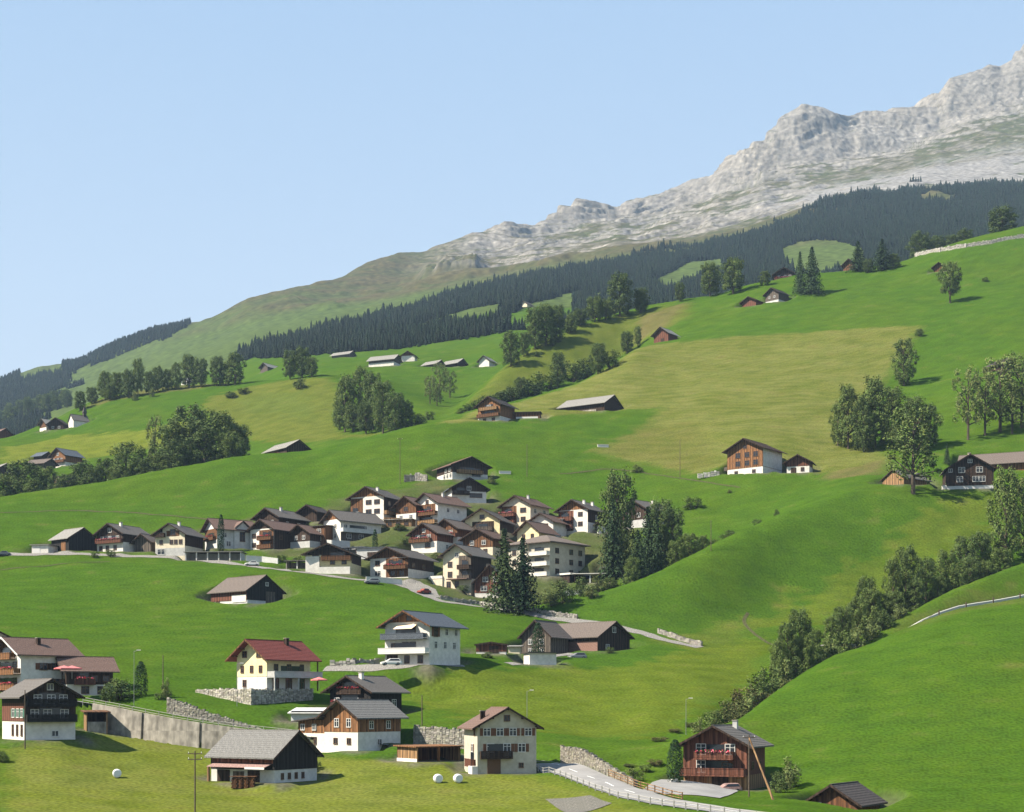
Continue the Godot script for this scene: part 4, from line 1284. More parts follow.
	house("tall_white_house", "tall white house with orange gable boards at the top of the village", H(367, 519), -28, 12.7, 11, 7.2, 3.2, {"cl": [["f", -0.5, -0.12, 1.4, 7.0, "wood_brown"], ["r", -0.5, 0.5, 1.4, 7.0, "wood_dark"]], "um": "white", "rm": "roof_grey", "gm": "wood_orange", "gy": 7.4, "c": [[0.2, 0.2, "white"]], "oe": 1.3, "w": [["f", 4.9, [0.05, 0.3], 2.0, 1.3, "frame_brown"], ["f", 1.9, [0.05, 0.3], 2.0, 1.3, "frame_brown"], ["f", 2.4, [-0.35], 1.8, 1.6, "frame_brown"], ["r", 4.6, [-0.2, 0.2], 1.1, 1.2, "frame_brown"]], "b": [["f", [1.5, -0.5, -0.18, 1.2, "pale"]], ["r", [1.6, -0.5, 0.4, 1.2, "wood_tan"]]]}, ga)
	house("small_brown_house", "small brown-gabled house beside the red parasol", H(406, 521), -35, 8, 8, 5.4, 2.5, {"um": "wood_brown", "lo": 2.6, "lm": "white", "rm": "roof_brown", "w": [["f", 3.4, [0.0], 1.6, 1.3, "frame_brown"], ["f", 0.8, [-0.25, 0.25], 1.1, 1.2]]}, ga)
	house("arched_balcony_house", "white house with timber gable and brown balconies behind the parasol", H(426, 525), -42, 10.5, 13, 7.2, 3.0, {"cl": [["f", -0.5, 0.2, 0.3, 3.3, "wood_brown"], ["f", -0.4, 0.4, 3.4, 6.8, "wood_brown"]], "um": "white", "rm": "roof_brown", "c": [[0.1, 0.5]], "w": [["f", 4.4, [-0.25, 0.1], 1.3, 1.7, "frame_brown"], ["f", 6.9, [0.05], 1.2, 1.2, "frame_brown"], ["r", 4.4, [-0.15, 0.2], 1.0, 1.1], ["f", 1.2, [-0.2, 0.2], 1.4, 1.4, "frame_brown"]], "b": [["f", [3.4, -0.5, 0.5, 1.3, "wood_brown", RED]], ["f", [0.6, -0.5, 0.5, 1.5, "wood_tan"]]]}, ga)
	house("top_house", "broad dark house with red-brown roof standing highest above the village", H(470, 480), 28, 13.5, 12, 5.2, 2.8, {"um": "wood_dark", "lo": 2.6, "lm": "white", "rm": "roof_brown", "oe": 1.2, "og": 1.6, "w": [["l", 1.0, [0.4, 0.2, 0.0], 1.4, 1.3], ["l", 3.0, [0.35, 0.1], 1.4, 1.1], ["f", 3.0, [-0.2, 0.2], 2.0, 1.4, "frame_brown"]], "b": [["f", [2.5, -0.38, 0.32, 1.6, "wood_tan"]], ["f", [0.3, -0.1, 0.45, 1.4, "grey"]]]}, ga)
	house("slate_roof_house", "house with blue-grey roof and white lower wall under the top house", H(469, 503), 14, 11.5, 10, 5.0, 3.2, {"um": "white", "rm": "roof_slate", "gm": "wood_dark", "gy": 3.9, "w": [["f", 2.0, [0.08, 0.2, 0.32], 1.3, 1.3, "frame_brown"], ["f", 4.3, [0.0], 1.3, 1.2]], "b": [["f", [2.9, -0.48, 0.0, 1.2, "wood_dark"]]]}, ga)
	house("pink_balcony_house", "white house with red-brown corner balconies below the open meadow", H(516, 525), -33, 10.7, 11, 6.6, 2.8, {"cl": [["f", -0.5, 0.02, 0.4, 6.4, "wood_brown"]], "um": "cream", "rm": "roof_brown", "c": [[0.1, 0.5]], "w": [["f", 4.2, [0.25], 2.0, 1.3, "frame_brown"], ["f", 1.4, [0.25], 1.6, 1.3, "frame_brown"], ["f", 4.0, [-0.25], 1.5, 1.7, "frame_brown"], ["r", 4.0, [-0.25, 0.25], 1.3, 1.3]], "b": [["f", [3.3, -0.55, 0.0, 1.4, "wood_red", PINK]], ["f", [0.8, -0.55, 0.0, 1.4, "wood_red"]]]}, ga)
	house("yellow_gable_house", "pale yellow gabled house with a wide dark balcony in mid village", H(482, 538), -20, 11.6, 13, 5.6, 3.4, {"cl": [["f", -0.28, 0.34, 0.3, 5.2, "wood_dark"], ["r", -0.5, 0.5, 2.4, 5.4, "wood_dark"]], "um": "yellow", "rm": "roof_grey", "w": [["f", 3.0, [-0.1, 0.12], 1.6, 1.6, "frame_brown"], ["f", 6.0, [0.0], 1.4, 1.2, "frame_brown"]], "b": [["f", [2.4, -0.26, 0.32, 1.5, "wood_grey"]]]}, ga)
	house("brown_gable_house", "white-walled house with red-brown upper gable in the village centre", H(424, 553), -33, 9.4, 10.5, 6.2, 2.8, {"um": "wood_red", "lo": 3.6, "lm": "white", "rm": "roof_warm", "w": [["f", 1.8, [0.15], 1.8, 1.3, "frame_brown"], ["f", 4.4, [-0.25, 0.2], 1.2, 1.2], ["f", 6.4, [0.0], 1.0, 1.0], ["r", 1.6, [0.0], 1.1, 1.2]], "b": [["f", [3.6, -0.52, 0.3, 1.2, "wood_brown", PINK]]]}, ga)
	var lf := house("low_front_house", "low wide house with white left wing and white wall along the village road", H(329, 574), -10, 13, 10, 5.8, 2.6, {"cl": [["f", -0.17, 0.5, 3.9, 5.6, "wood_dark"], ["r", -0.5, 0.5, 3.0, 5.6, "wood_dark"]], "um": "yellow", "rm": "roof_grey", "gm": "wood_dark", "gy": 5.4, "oe": 1.2, "og": 1.8, "w": [["f", 2.8, [0.08, 0.34], 1.3, 1.2, "frame_brown"], ["f", 4.3, [-0.3], 1.8, 1.0, "frame_brown"], ["f", 1.0, [-0.36, -0.22], 1.2, 1.2], ["f", 4.9, [0.1, 0.3], 1.5, 1.2, "frame_brown"]], "b": [["f", [4.0, -0.15, 0.52, 1.5, "wood_brown"]]]}, ga)
	slab(lf, "white_wing", Vector3(-6.6, -3.0, -6.0), Vector3(-2.6, 5.0, 0.8), M.white)
	slab(lf, "garden_wall", Vector3(-2.5, -3.0, 1.3), Vector3(6.6, 1.9, 1.8), M.white)
	house("wide_front_house", "wide house with white corner and brown balcony above a white road wall", H(389, 578), -28, 12.7, 14, 6.0, 2.8, {"cl": [["f", -0.08, 0.5, 0.4, 5.8, "wood_brown"], ["r", -0.5, 0.5, 2.6, 5.9, "wood_dark"]], "um": "white", "rm": "roof_grey", "gm": "wood_brown", "gy": 5.9, "oe": 1.2, "og": 1.4, "w": [["f", 3.9, [-0.3], 1.4, 1.3, "frame_brown"], ["f", 1.0, [-0.3], 1.8, 1.3], ["f", 3.6, [0.05, 0.3], 1.4, 1.7, "frame_brown"], ["f", 0.8, [0.1, 0.34], 1.5, 1.3, "frame_brown"], ["r", 3.2, [-0.3, 0.1], 1.2, 1.2, "frame_brown"]], "b": [["f", [2.8, -0.08, 0.5, 1.5, "wood_brown", RED]]]}, ga)
	var tl := house("tall_corner_house", "tall four-storey cream house with side balconies at the village road", H(457, 589), -30, 9.2, 11, 9.6, 2.8, {"cl": [["f", 0.06, 0.5, 2.6, 9.3, "wood_grey"], ["r", -0.5, 0.5, 2.8, 9.4, "wood_dark"]], "um": "cream", "rm": "roof_grey", "oe": 1.2, "og": 1.3, "w": [["f", 6.3, [-0.25], 1.3, 1.4, "frame_brown"], ["f", 3.5, [-0.25], 1.3, 1.4, "frame_brown"], ["f", 0.6, [-0.3, 0.0], 1.2, 1.6, "frame_brown"], ["f", 6.4, [0.25], 1.4, 1.7, "frame_brown"], ["f", 3.4, [0.25], 1.4, 1.7, "frame_brown"], ["f", 9.0, [0.0], 1.1, 1.1]], "b": [["f", [5.6, 0.08, 0.52, 1.4, "wood_dark"]], ["f", [2.7, 0.08, 0.52, 1.4, "wood_grey"]], ["r", [5.6, 0.1, 0.5, 1.3, "wood_tan"]]]}, ga)
	slab(tl, "annex", Vector3(-9.0, -3.0, -5.0), Vector3(-4.61, 3.2, 0.4), M.cream)
	slab(tl, "annex_parapet", Vector3(-9.1, 3.201, -5.1), Vector3(-4.62, 4.0, 0.5), M.white)
	slab(tl, "porch_roof", Vector3(-2.0, 2.55, 0.02), Vector3(4.8, 2.8, 2.6), M.roof_brown)
	house("steep_chalet", "small dark chalet with steep roof and white windows beside the tall spruces", H(490, 598), -12, 8.6, 8, 4.6, 4.4, {"um": "wood_red", "lo": 1.4, "lm": "white", "rm": "roof_warm", "oe": 0.9, "og": 0.9, "w": [["f", 2.0, [-0.2, 0.2], 1.6, 1.2], ["f", 4.5, [-0.15, 0.2], 1.4, 1.2]]}, ga)
	# the apartment block with the hipped roof
	var ap := thing("apartment_block", "grey-beige apartment block with hipped roof and white balconies behind the spruces", "house", settle(H(529, 577), -42, 16, 16), deg_to_rad(-42), ga)
	slab(ap, "wall", Vector3(-8, -5, -16), Vector3(8, 10.0, 0), M.beige)
	var hp := Mb.new()
	var e := 1.3
	var A := [Vector3(-8 - e, 9.9, e), Vector3(8 + e, 9.9, e), Vector3(8 + e, 9.9, -16 - e), Vector3(-8 - e, 9.9, -16 - e)]
	var B := [Vector3(-8 - e, 10.15, e), Vector3(8 + e, 10.15, e), Vector3(8 + e, 10.15, -16 - e), Vector3(-8 - e, 10.15, -16 - e)]
	hp.hexa(A, B)
	hp.hexa(B, [Vector3(-1.2, 13.0, -6.6), Vector3(1.2, 13.0, -6.6), Vector3(1.2, 13.0, -9.4), Vector3(-1.2, 13.0, -9.4)])
	part("roof", hp.done(), M.roof_warm, ap)
	for y in [1.0, 4.0, 7.0]:
		for s in [-0.3, 0.1, 0.36]: window(ap, face_at(16, 16, "r", s, y, 0.003)[0], PI / 2, 1.5, 1.4, "frame_brown")
		window(ap, face_at(16, 16, "f", -0.36, y, 0.003)[0], 0.0, 1.4, 1.4, "frame_brown")
		window(ap, face_at(16, 16, "f", 0.22, y - 0.3, 0.003)[0], 0.0, 2.2, 1.9, "frame_brown")
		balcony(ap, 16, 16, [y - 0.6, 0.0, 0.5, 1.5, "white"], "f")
	slab(ap, "corner_pier", Vector3(-0.4, -3.0, 0.01), Vector3(0.0, 9.8, 1.5), M.cream)
	slab(ap, "terrace", Vector3(9.0, 0.4, -22), Vector3(14, 0.9, -2), M.white)
	slab(ap, "terrace_wall", Vector3(9.6, -5, -21.6), Vector3(13.4, 0.399, -2.4), M.wood_dark)
	house("balcony_white_house", "white house with orange gable boards and red balconies near the tall trees", H(573, 532), -33, 10.6, 10.5, 7.2, 2.9, {"cl": [["f", -0.5, 0.02, 0.6, 6.9, "wood_red"], ["r", -0.5, 0.5, 3.0, 7.0, "wood_dark"]], "um": "white", "rm": "roof_grey", "gm": "wood_orange", "gy": 7.1, "c": [[0.2, 0.3, "white"], [0.2, 0.8, "white"]], "w": [["f", 5.0, [0.25], 1.5, 1.2, "frame_brown"], ["f", 2.0, [0.25], 1.5, 1.2, "frame_brown"], ["f", 4.8, [-0.25], 1.5, 1.7, "frame_brown"], ["r", 4.4, [0.0], 1.0, 1.1]], "b": [["f", [3.9, -0.55, 0.02, 1.4, "wood_red"]], ["f", [1.4, -0.55, 0.02, 1.4, "wood_red"]]]}, ga)
	house("white_outbuilding", "little white outbuilding with red-brown gable by the tall trees", H(607, 534), -12, 6.2, 6, 3.2, 2.0, {"um": "wood_red", "lo": 2.4, "lm": "white", "rm": "roof_warm", "w": [["f", 1.0, [0.0], 0.8, 0.8, "frame_brown"]]}, ga)
	house("hidden_house", "dark house with grey roof half hidden behind the tall trees", H(634, 528), -45, 10, 11, 6.2, 2.8, {"um": "wood_dark", "lo": 2.8, "lm": "grey", "rm": "roof_grey", "c": [[0.2, 0.6, "white"]], "w": [["f", 3.6, [-0.2, 0.2], 1.2, 1.2]]}, ga)
	shed("tree_shed", "dark shed with pale flat roof at the edge of the bushes", H(617, 577), -8, 8.0, 5.0, 2.7, {"um": "wood_dark", "rm": "roof_light", "tilt": 0.3})
	house("little_yellow_house", "small pale yellow gable peeping over the apartment block roof", H(528, 548), -35, 8.0, 9, 5.2, 3.0, {"um": "yellow", "rm": "roof_brown", "w": [["f", 3.2, [-0.2, 0.2], 1.0, 1.1, "frame_brown"]]}, ga)
	shed("terrace_building", "low grey building with terrace roof under the large white house", H(372, 559), -20, 10, 6, 3.4, {"um": "grey", "rm": "roof_slate", "tilt": 0.6, "cat": "garage", "d": [["f", 0.0, 0.0, 3.0, 2.2, "wood_dark"]]})
	shed("brown_annex", "brown board annex with balcony front left of the large white house", H(319, 543), -30, 4.6, 5, 5.2, {"um": "wood_brown", "rm": "roof_dark", "tilt": 0.4, "w": [["f", 3.2, [0.0], 1.4, 1.1], ["f", 0.8, [0.0], 1.4, 1.1]]})

	house("brown_roof_annex", "house with a broad brown roof tucked under the yellow gabled house", H(478, 556), -28, 10, 11, 5.4, 2.6, {"um": "wood_brown", "lo": 2.6, "lm": "cream", "rm": "roof_brown", "w": [["f", 0.8, [-0.25, 0.25], 1.2, 1.2, "frame_brown"], ["f", 3.4, [-0.2, 0.2], 1.2, 1.2]]}, ga)
	house("dark_back_shed", "small dark shed with a flat gable behind the large white house", H(308, 522), -25, 6.5, 7, 3.6, 1.8, {"um": "wood_dark", "rm": "roof_dark", "cat": "shed"})
	shed("car_port", "open car port with dark bays beside the low wide front house", H(297, 569), -8, 6.5, 5, 2.3, {"um": "concrete", "rm": "roof_grey", "open": 2, "pm": "pale", "cat": "garage"})
	shed("grey_car_port", "grey car port between the tall white and large white houses", H(352, 556), -20, 8, 5, 2.4, {"um": "grey", "rm": "roof_slate", "open": 3, "pm": "wood_dark", "cat": "garage"})
	shed("upper_terrace", "terrace building of tan boards under the small brown house", H(398, 527), -15, 9, 4, 2.4, {"um": "wood_tan", "rm": "concrete", "tilt": 0.0, "cat": "terrace", "w": [["f", 0.7, [-0.3, 0.0, 0.3], 1.2, 1.0, "frame_brown"]]})
	house("stacked_house", "brown-gabled house wedged above the tall corner house", H(446, 546), -34, 8.5, 9, 5.4, 2.6, {"um": "wood_brown", "lo": 2.6, "lm": "white", "rm": "roof_warm", "w": [["f", 3.4, [-0.22, 0.22], 1.2, 1.2], ["f", 0.8, [0.1], 1.4, 1.2, "frame_brown"]], "b": [["f", [2.7, -0.5, 0.5, 1.1, "wood_red", PINK]]]}, ga)
	house("corner_chalet", "small timber chalet squeezed between balcony house and large white house", H(300, 548), -35, 8, 9, 4.8, 2.4, {"um": "wood_dark", "lo": 2.2, "lm": "grey", "rm": "roof_brown", "w": [["f", 2.8, [-0.2, 0.2], 1.1, 1.1]]}, ga)
	shed("flat_roof_garage", "flat-roofed garage behind the little yellow house", H(552, 528), -20, 7, 5, 2.6, {"um": "pale", "rm": "roof_light", "cat": "garage", "d": [["f", 0.0, 0.0, 2.6, 2.1, "wood_dark"]]})
	shed("bush_garage", "white-roofed garage half hidden by bushes below the apartment block", H(590, 583), -10, 9, 5, 2.6, {"um": "wood_dark", "rm": "white", "open": 2, "pm": "pale", "cat": "garage"})
	house("mid_village_house", "white house with brown balcony just below the pink-balconied house", H(541, 537), -30, 8.5, 9, 4.8, 2.4, {"um": "white", "rm": "roof_brown", "w": [["f", 2.8, [0.2], 1.4, 1.2, "frame_brown"]], "b": [["f", [2.1, -0.5, 0.0, 1.2, "wood_brown"]]]}, ga)
	house("barn_annex", "narrow barn between the timber-gabled house and the white village house", H(143, 552), -25, 6, 8, 3.4, 2.0, {"um": "wood_grey", "rm": "roof_warm", "cat": "barn"})

func outlying() -> void:
	# --- the slopes above
	var hill_guest_house_ := house("hill_guest_house", "big orange timber house with six windows on a white base above the village", hit(745, 474, 470), -38, 13.4, 13.4, 9.0, 3.3, {"um": "wood_orange", "lo": 2.6, "lm": "white", "rm": "roof_brown", "oe": 1.4, "og": 1.4, "w": [["f", 3.4, [-0.2, 0.06, 0.3], 1.6, 1.6, "frame_brown"], ["f", 6.2, [-0.2, 0.06, 0.3], 1.6, 1.6, "frame_brown"], ["r", 3.6, [-0.3, 0.0, 0.3], 1.1, 1.2], ["r", 6.3, [-0.3, 0.0, 0.3], 1.1, 1.2], ["f", 0.8, [-0.25, 0.25], 1.2, 1.0, "frame_brown"], ["f", 9.2, [0.0], 1.2, 1.0, "frame_brown"]], "b": [["l", [2.6, 0.0, 0.5, 1.4, "wood_grey"]]]})
	var hg := hill_guest_house_
	slab(hg, "side_facing", Vector3(6.765, 2.7, -13.3), Vector3(6.80, 8.6, -0.1), M.pale)
	slab(hg, "terrace_wall", Vector3(-10.5, -3.0, -3.0), Vector3(-6.75, 0.9, 0.5), M.cream)
	house("hill_annex", "small dark-gabled white annex next to the big orange timber house", hit(798, 473, 470), -20, 7.4, 7, 4.0, 2.0, {"um": "wood_red", "lo": 2.4, "lm": "white", "rm": "roof_brown", "w": [["f", 0.8, [0.2], 1.0, 1.1, "frame_brown"]], "d": [["f", -0.2, 0.0, 1.8, 2.0, "wood_dark"]]})
	house("meadow_chalet", "orange-brown chalet with white base beside a low timber wall", hit(489, 421, 560), -33, 10.3, 10.3, 6.8, 3.0, {"um": "wood_orange", "lo": 2.0, "lm": "white", "rm": "roof_dark", "oe": 1.3, "w": [["f", 2.8, [-0.25, 0.0, 0.25], 1.4, 1.1, "frame_brown"], ["f", 5.4, [0.0], 1.6, 1.2], ["f", 0.5, [-0.2, 0.2], 1.4, 1.1, "frame_brown"]], "b": [["f", [2.2, -0.5, 0.5, 1.2, "wood_brown"]], ["f", [4.8, -0.4, 0.4, 1.1, "wood_tan"]]]})
	shed("chalet_annex", "low brown annex with white base running from the meadow chalet", hit(527, 419, 560), -8, 10, 5, 2.6, {"um": "wood_brown", "rm": "roof_dark", "tilt": 0.1, "d": [["f", 0.0, -0.3, 8.6, 1.2, "frame_white"]]})
	house("long_grey_barn", "long open barn with wide pale grey roof on the crest", hit(613, 411, 560), 57, 14, 21, 3.6, 3.8, {"um": "wood_dark", "rm": "roof_light", "oe": 1.0, "og": 0.8, "cat": "barn", "d": [["l", 0.1, -0.5, 9.0, 1.7, "concrete"]]})
	house("red_hut", "red-brown hay hut with grey roof at the edge of the yellow meadow", hit(661, 342, 690), -40, 8.4, 8, 4.6, 3.0, {"um": "wood_red", "rm": "roof_light", "cat": "hut", "d": [["f", 0.1, 0.0, 1.8, 2.2, "wood_dark"]]})
	house("low_hay_barn", "low red-brown hay barn on the high meadow", hit(749, 307, 740), -42, 8.5, 7, 3.2, 2.2, {"um": "wood_red", "rm": "roof_dark", "cat": "barn"})
	house("stone_hay_barn", "hay barn with pale stone front next to the low red barn", hit(772, 303, 740), -45, 8, 9, 5.4, 2.6, {"um": "wood_grey", "lo": 1.6, "lm": "pale", "rm": "roof_dark", "cat": "barn", "w": [["f", 3.0, [-0.2, 0.2], 0.9, 0.9]]})
	house("high_chalet", "dark chalet on the skyline meadow beside two tall spruces", P(784, 283, 846), -12, 11, 9, 5.6, 3.2, {"um": "wood_dark", "rm": "roof_dark", "oe": 1.2, "w": [["f", 3.4, [-0.25, 0.05, 0.3], 1.3, 1.2, "frame_white"]], "b": [["f", [2.4, -0.5, 0.5, 1.2, "wood_red", PINK]]]})
	house("dark_log_house", "black-brown log house with white windows below the right-hand trees", hit(970, 489, 430), -10, 13.6, 11, 6.4, 4.1, {"um": "wood_dark", "lo": 1.2, "lm": "pale", "rm": "roof_warm", "oe": 0.9, "og": 1.0, "c": [[0.02, 0.4, "cream"]], "w": [["f", 2.4, [-0.22, 0.12, 0.26], 1.7, 1.5], ["f", 5.2, [-0.18, 0.2], 1.8, 1.5], ["f", 8.1, [0.0], 1.2, 1.0], ["f", 5.4, [-0.42], 1.0, 0.9]], "b": [["l", [0.5, 0.2, 0.5, 1.2, "white"]]]})
	house("orange_barn", "barn with grey-brown roof and orange board wall behind the log house", P(1040, 476, 478), 66, 11, 24, 5.2, 3.6, {"um": "wood_orange", "rm": "roof_warm", "cat": "barn", "oe": 1.2})
	house("orange_shed", "low shed with orange gable and grey roof behind the lone ash tree", hit(893, 485, 430), -52, 8, 13, 2.4, 2.6, {"um": "wood_tan", "rm": "roof_grey", "cat": "shed", "oe": 0.7, "og": 0.4})
	house("tree_hut", "small brown hut tucked behind the round lone tree", hit(939, 273, 600), -30, 5.4, 5, 3.2, 1.8, {"um": "wood_brown", "rm": "roof_dark", "cat": "hut"})
	house("slope_hut", "small dark hut roof among the trees on the right", hit(1008, 370, 560), 30, 6, 7, 3.0, 1.8, {"um": "wood_dark", "rm": "roof_dark", "cat": "hut"})
	var crest_barn_ := house("crest_barn", "dark red-brown barn with grey roof standing on the meadow crest", P(298, 454, 567), 40, 10, 16, 2.7, 3.0, {"um": "wood_dark", "rm": "roof_light", "cat": "barn", "oe": 0.8})
	var cb := crest_barn_
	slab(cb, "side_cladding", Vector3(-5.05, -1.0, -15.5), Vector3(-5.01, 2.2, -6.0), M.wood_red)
	# --- left, beyond the trees
	house("left_edge_barn", "grey-roofed barn half out of view behind the bushes", P(6, 480, 700), 45, 12, 10, 4.6, 3.6, {"um": "wood_dark", "lo": 1.6, "lm": "white", "rm": "roof_light", "cat": "barn"})
	house("orange_gable_house", "house with orange-brown gable and blue-grey roof beyond the trees", hit(58, 466, 690), -35, 11, 10, 5.6, 3.4, {"um": "wood_orange", "lo": 2.0, "lm": "white", "rm": "roof_slate", "w": [["f", 2.8, [-0.25, 0.0, 0.25], 1.4, 1.2], ["f", 5.6, [0.0], 1.4, 1.2]], "b": [["f", [2.2, -0.5, 0.5, 1.1, "wood_brown"]]]})
	house("grey_roof_barn", "low weathered barn with grey roof beside the orange-gabled house", hit(50, 469, 680), 66, 8, 11, 3.0, 2.2, {"um": "wood_grey", "rm": "roof_warm", "cat": "barn"})
	house("small_grey_roof_hut", "little grey-roofed hut behind the orange-gabled house", P(47, 461, 740), 60, 6, 6, 3.0, 1.8, {"um": "wood_dark", "rm": "roof_slate", "cat": "hut"})
	house("bush_hut", "tiny brown hut roof among the bushes", P(55, 488, 640), -50, 5, 7, 3.4, 1.8, {"um": "wood_brown", "rm": "roof_brown", "cat": "hut"})
	var cp := house("chapel", "white chapel with grey roof and pointed turret on the far meadow", hit(71, 430, 820), -50, 6.5, 9, 4.4, 3.4, {"um": "white", "rm": "roof_grey", "cat": "chapel", "oe": 0.4, "og": 0.4})
	var sp := Mb.new()
	sp.box(Vector3(-0.8, 6.0, -8.6), Vector3(0.8, 9.6, -7.0))
	sp.hexa([Vector3(-1.1, 9.6, -6.7), Vector3(1.1, 9.6, -6.7), Vector3(1.1, 9.6, -8.9), Vector3(-1.1, 9.6, -8.9)], [Vector3(-0.05, 13.5, -7.75), Vector3(0.05, 13.5, -7.75), Vector3(0.05, 13.5, -7.85), Vector3(-0.05, 13.5, -7.85)])
	part("turret", sp.done(), M.roof_dark, cp)
	house("dark_gable_house", "dark-gabled house next to the white chapel", hit(56, 430, 820), -8, 9, 8, 3.6, 3.0, {"um": "wood_dark", "rm": "roof_dark", "w": [["f", 1.0, [-0.2, 0.2], 1.2, 1.2]]})
	house("white_gable_house", "small white and brown house left of the dark gable by the chapel", hit(43, 432, 820), -40, 6.5, 6, 4.6, 2.6, {"um": "white", "rm": "roof_light", "gm": "wood_brown", "gy": 2.4})
	house("red_roof_house", "red-brown roofed house at the edge of the left wood", P(5, 439, 846), 50, 9, 9, 3.6, 2.8, {"um": "wood_red", "rm": "roof_brown"})
	# --- far farmsteads in front of the forest
	house("white_farm", "long white and brown farm building in front of the spruce forest", hit(397, 366, 880), 68, 9, 17, 4.6, 3.0, {"um": "wood_grey", "lo": 2.6, "lm": "white", "rm": "roof_light", "cat": "farm"})
	house("gabled_farmhouse", "little white-fronted farmhouse beside the long farm building", hit(408, 362, 880), -10, 8.5, 7, 4.0, 2.6, {"um": "white", "rm": "roof_warm", "gm": "wood_brown", "gy": 3.9, "cat": "farm"})
	house("far_low_barn", "low pale-roofed barn at the forest edge", hit(352, 357, 880), 62, 7, 15, 2.6, 2.2, {"um": "wood_grey", "rm": "roof_light", "cat": "barn"})
	house("sunken_barn", "pale-roofed barn half behind the bushes under the forest", hit(440, 367, 820), 55, 7, 10, 2.4, 2.2, {"um": "wood_grey", "rm": "roof_light", "cat": "barn"})
	house("dark_end_barn", "grey barn with dark end wall under the forest meadow", hit(462, 367, 820), 52, 8, 12, 2.8, 2.6, {"um": "wood_dark", "rm": "roof_light", "cat": "barn"})
	house("white_cottage", "white cottage with grey roof beside a bush below the forest", hit(484, 367, 820), -30, 7, 7, 4.2, 2.6, {"um": "white", "rm": "roof_light", "cat": "cottage"})
	var far := [[683, 266, 1300.0, 9.0, 7.0, "white", "roof_brown", "tiny white house with brown roof in a forest clearing"], [708, 264, 1300.0, 14.0, 7.0, "white", "roof_light", "tiny long white house in a forest clearing"], [833, 254, 1300.0, 13.0, 8.0, "white", "roof_grey", "white farmhouse in the upper forest clearing"], [524, 308, 1300.0, 10.0, 7.0, "cream", "roof_warm", "small cream house at the forest clearing edge"],
		[176, 351, 1500.0, 16.0, 10.0, "wood_red", "roof_dark", "red-brown barn on the distant green slope"], [184, 385, 1030.0, 8.0, 7.0, "white", "roof_light", "little white house behind the crest trees"], [238, 337, 1500.0, 14.0, 8.0, "wood_grey", "roof_light", "pale hut on the distant pasture"], [280, 355, 1180.0, 8.0, 8.0, "cream", "roof_light", "small pale house against the forest edge"], [133, 348, 2000.0, 14.0, 9.0, "white", "roof_light", "white speck of a house on the far ridge"], [849, 272, 840.0, 8.0, 7.0, "wood_brown", "roof_brown", "brown hut on the high meadow between spruces"], [264, 372, 930.0, 14.0, 7.0, "wood_grey", "roof_light", "pale-roofed hut behind the olive knoll"]]
	for f in far:
		house("far_house", f[7], hit(f[0], f[1], f[2]), -35, f[4], f[3], 4.2, 2.6, {"um": f[5], "rm": f[6]})

# ------------------------------------------------------------------ roads
var road_main := []
var road_village := []
var road_right := []
var road_farm := []
var road_white := []

func hz(px: float, py: float, zmin: float) -> Array:
	var p := hit(px, py, zmin)
	return [px, -p.z, 0]

func plan_all_roads() -> void:
	road_main = plan_road([[-120, 284, 689], [0, 280, 692], [60, 276, 697], [100, 272, 703], [130, 269, 709], [190, 265, 721], [250, 263, 730], [330, 261, 738], [400, 258, 745], [470, 251, 753], [540, 241, 763], [570, 230, 0], [600, 217, 0], [640, 202, 0], [700, 189, 0], [760, 178, 0], [840, 168, 0]], 5.6, 3.0)
	road_village = plan_road([hz(-40, 553, 430), hz(60, 554, 430), hz(150, 557, 425), hz(200, 561, 420), hz(250, 566, 415), hz(300, 572, 410), hz(350, 579, 400), hz(385, 582, 400), hz(415, 590, 390), hz(440, 601, 380), hz(480, 607, 380), hz(531, 614, 370), hz(583, 622, 360), hz(620, 629, 350), hz(645, 634, 350), hz(668, 641, 340), hz(700, 648, 330)], 3.6, 0.0)
	road_right = plan_road([[800, 358, 0], [824, 358, 0], [850, 350, 0], [872, 340, 0], [900, 332, 620], [950, 338, 609], [1024, 347, 597], [1120, 355, 585]], 3.0, 0.0)
	road_farm = plan_road([hz(508, 664, 300), hz(525, 662, 300), hz(545, 657, 300), hz(572, 654, 300)], 2.6, 0.0)
	road_white = plan_road([hz(325, 669, 290), hz(350, 668, 290), hz(380, 667, 290), hz(420, 667, 290), hz(462, 665, 290)], 3.4, 0.0)

func ribbon(path: Array, width: float, lift: float, drape_from := -1e9) -> ArrayMesh:
	# beyond the column drape_from the road lies on the slope as it is
	var b := Mb.new()
	var n := path.size()
	var prev := []
	for i in n:
		var d: Vector3 = path[mini(i + 1, n - 1)] - path[maxi(i - 1, 0)]
		d.y = 0
		d = d.normalized()
		var s := Vector3(-d.z, 0, d.x)
		var c: Vector3 = path[i] + Vector3(0, lift, 0)
		var row := []
		for k in 5: row.append(c + s * width * (k * 0.25 - 0.5))
		if CX + c.x * F / -c.z > drape_from:
			for k in 5: row[k] = ground(row[k].x, row[k].z) + Vector3(0, 0.10, 0)
		if prev.size():
			for k in 4: b.quad(prev[k], prev[k + 1], row[k + 1], row[k])
		prev = row
	return b.done()

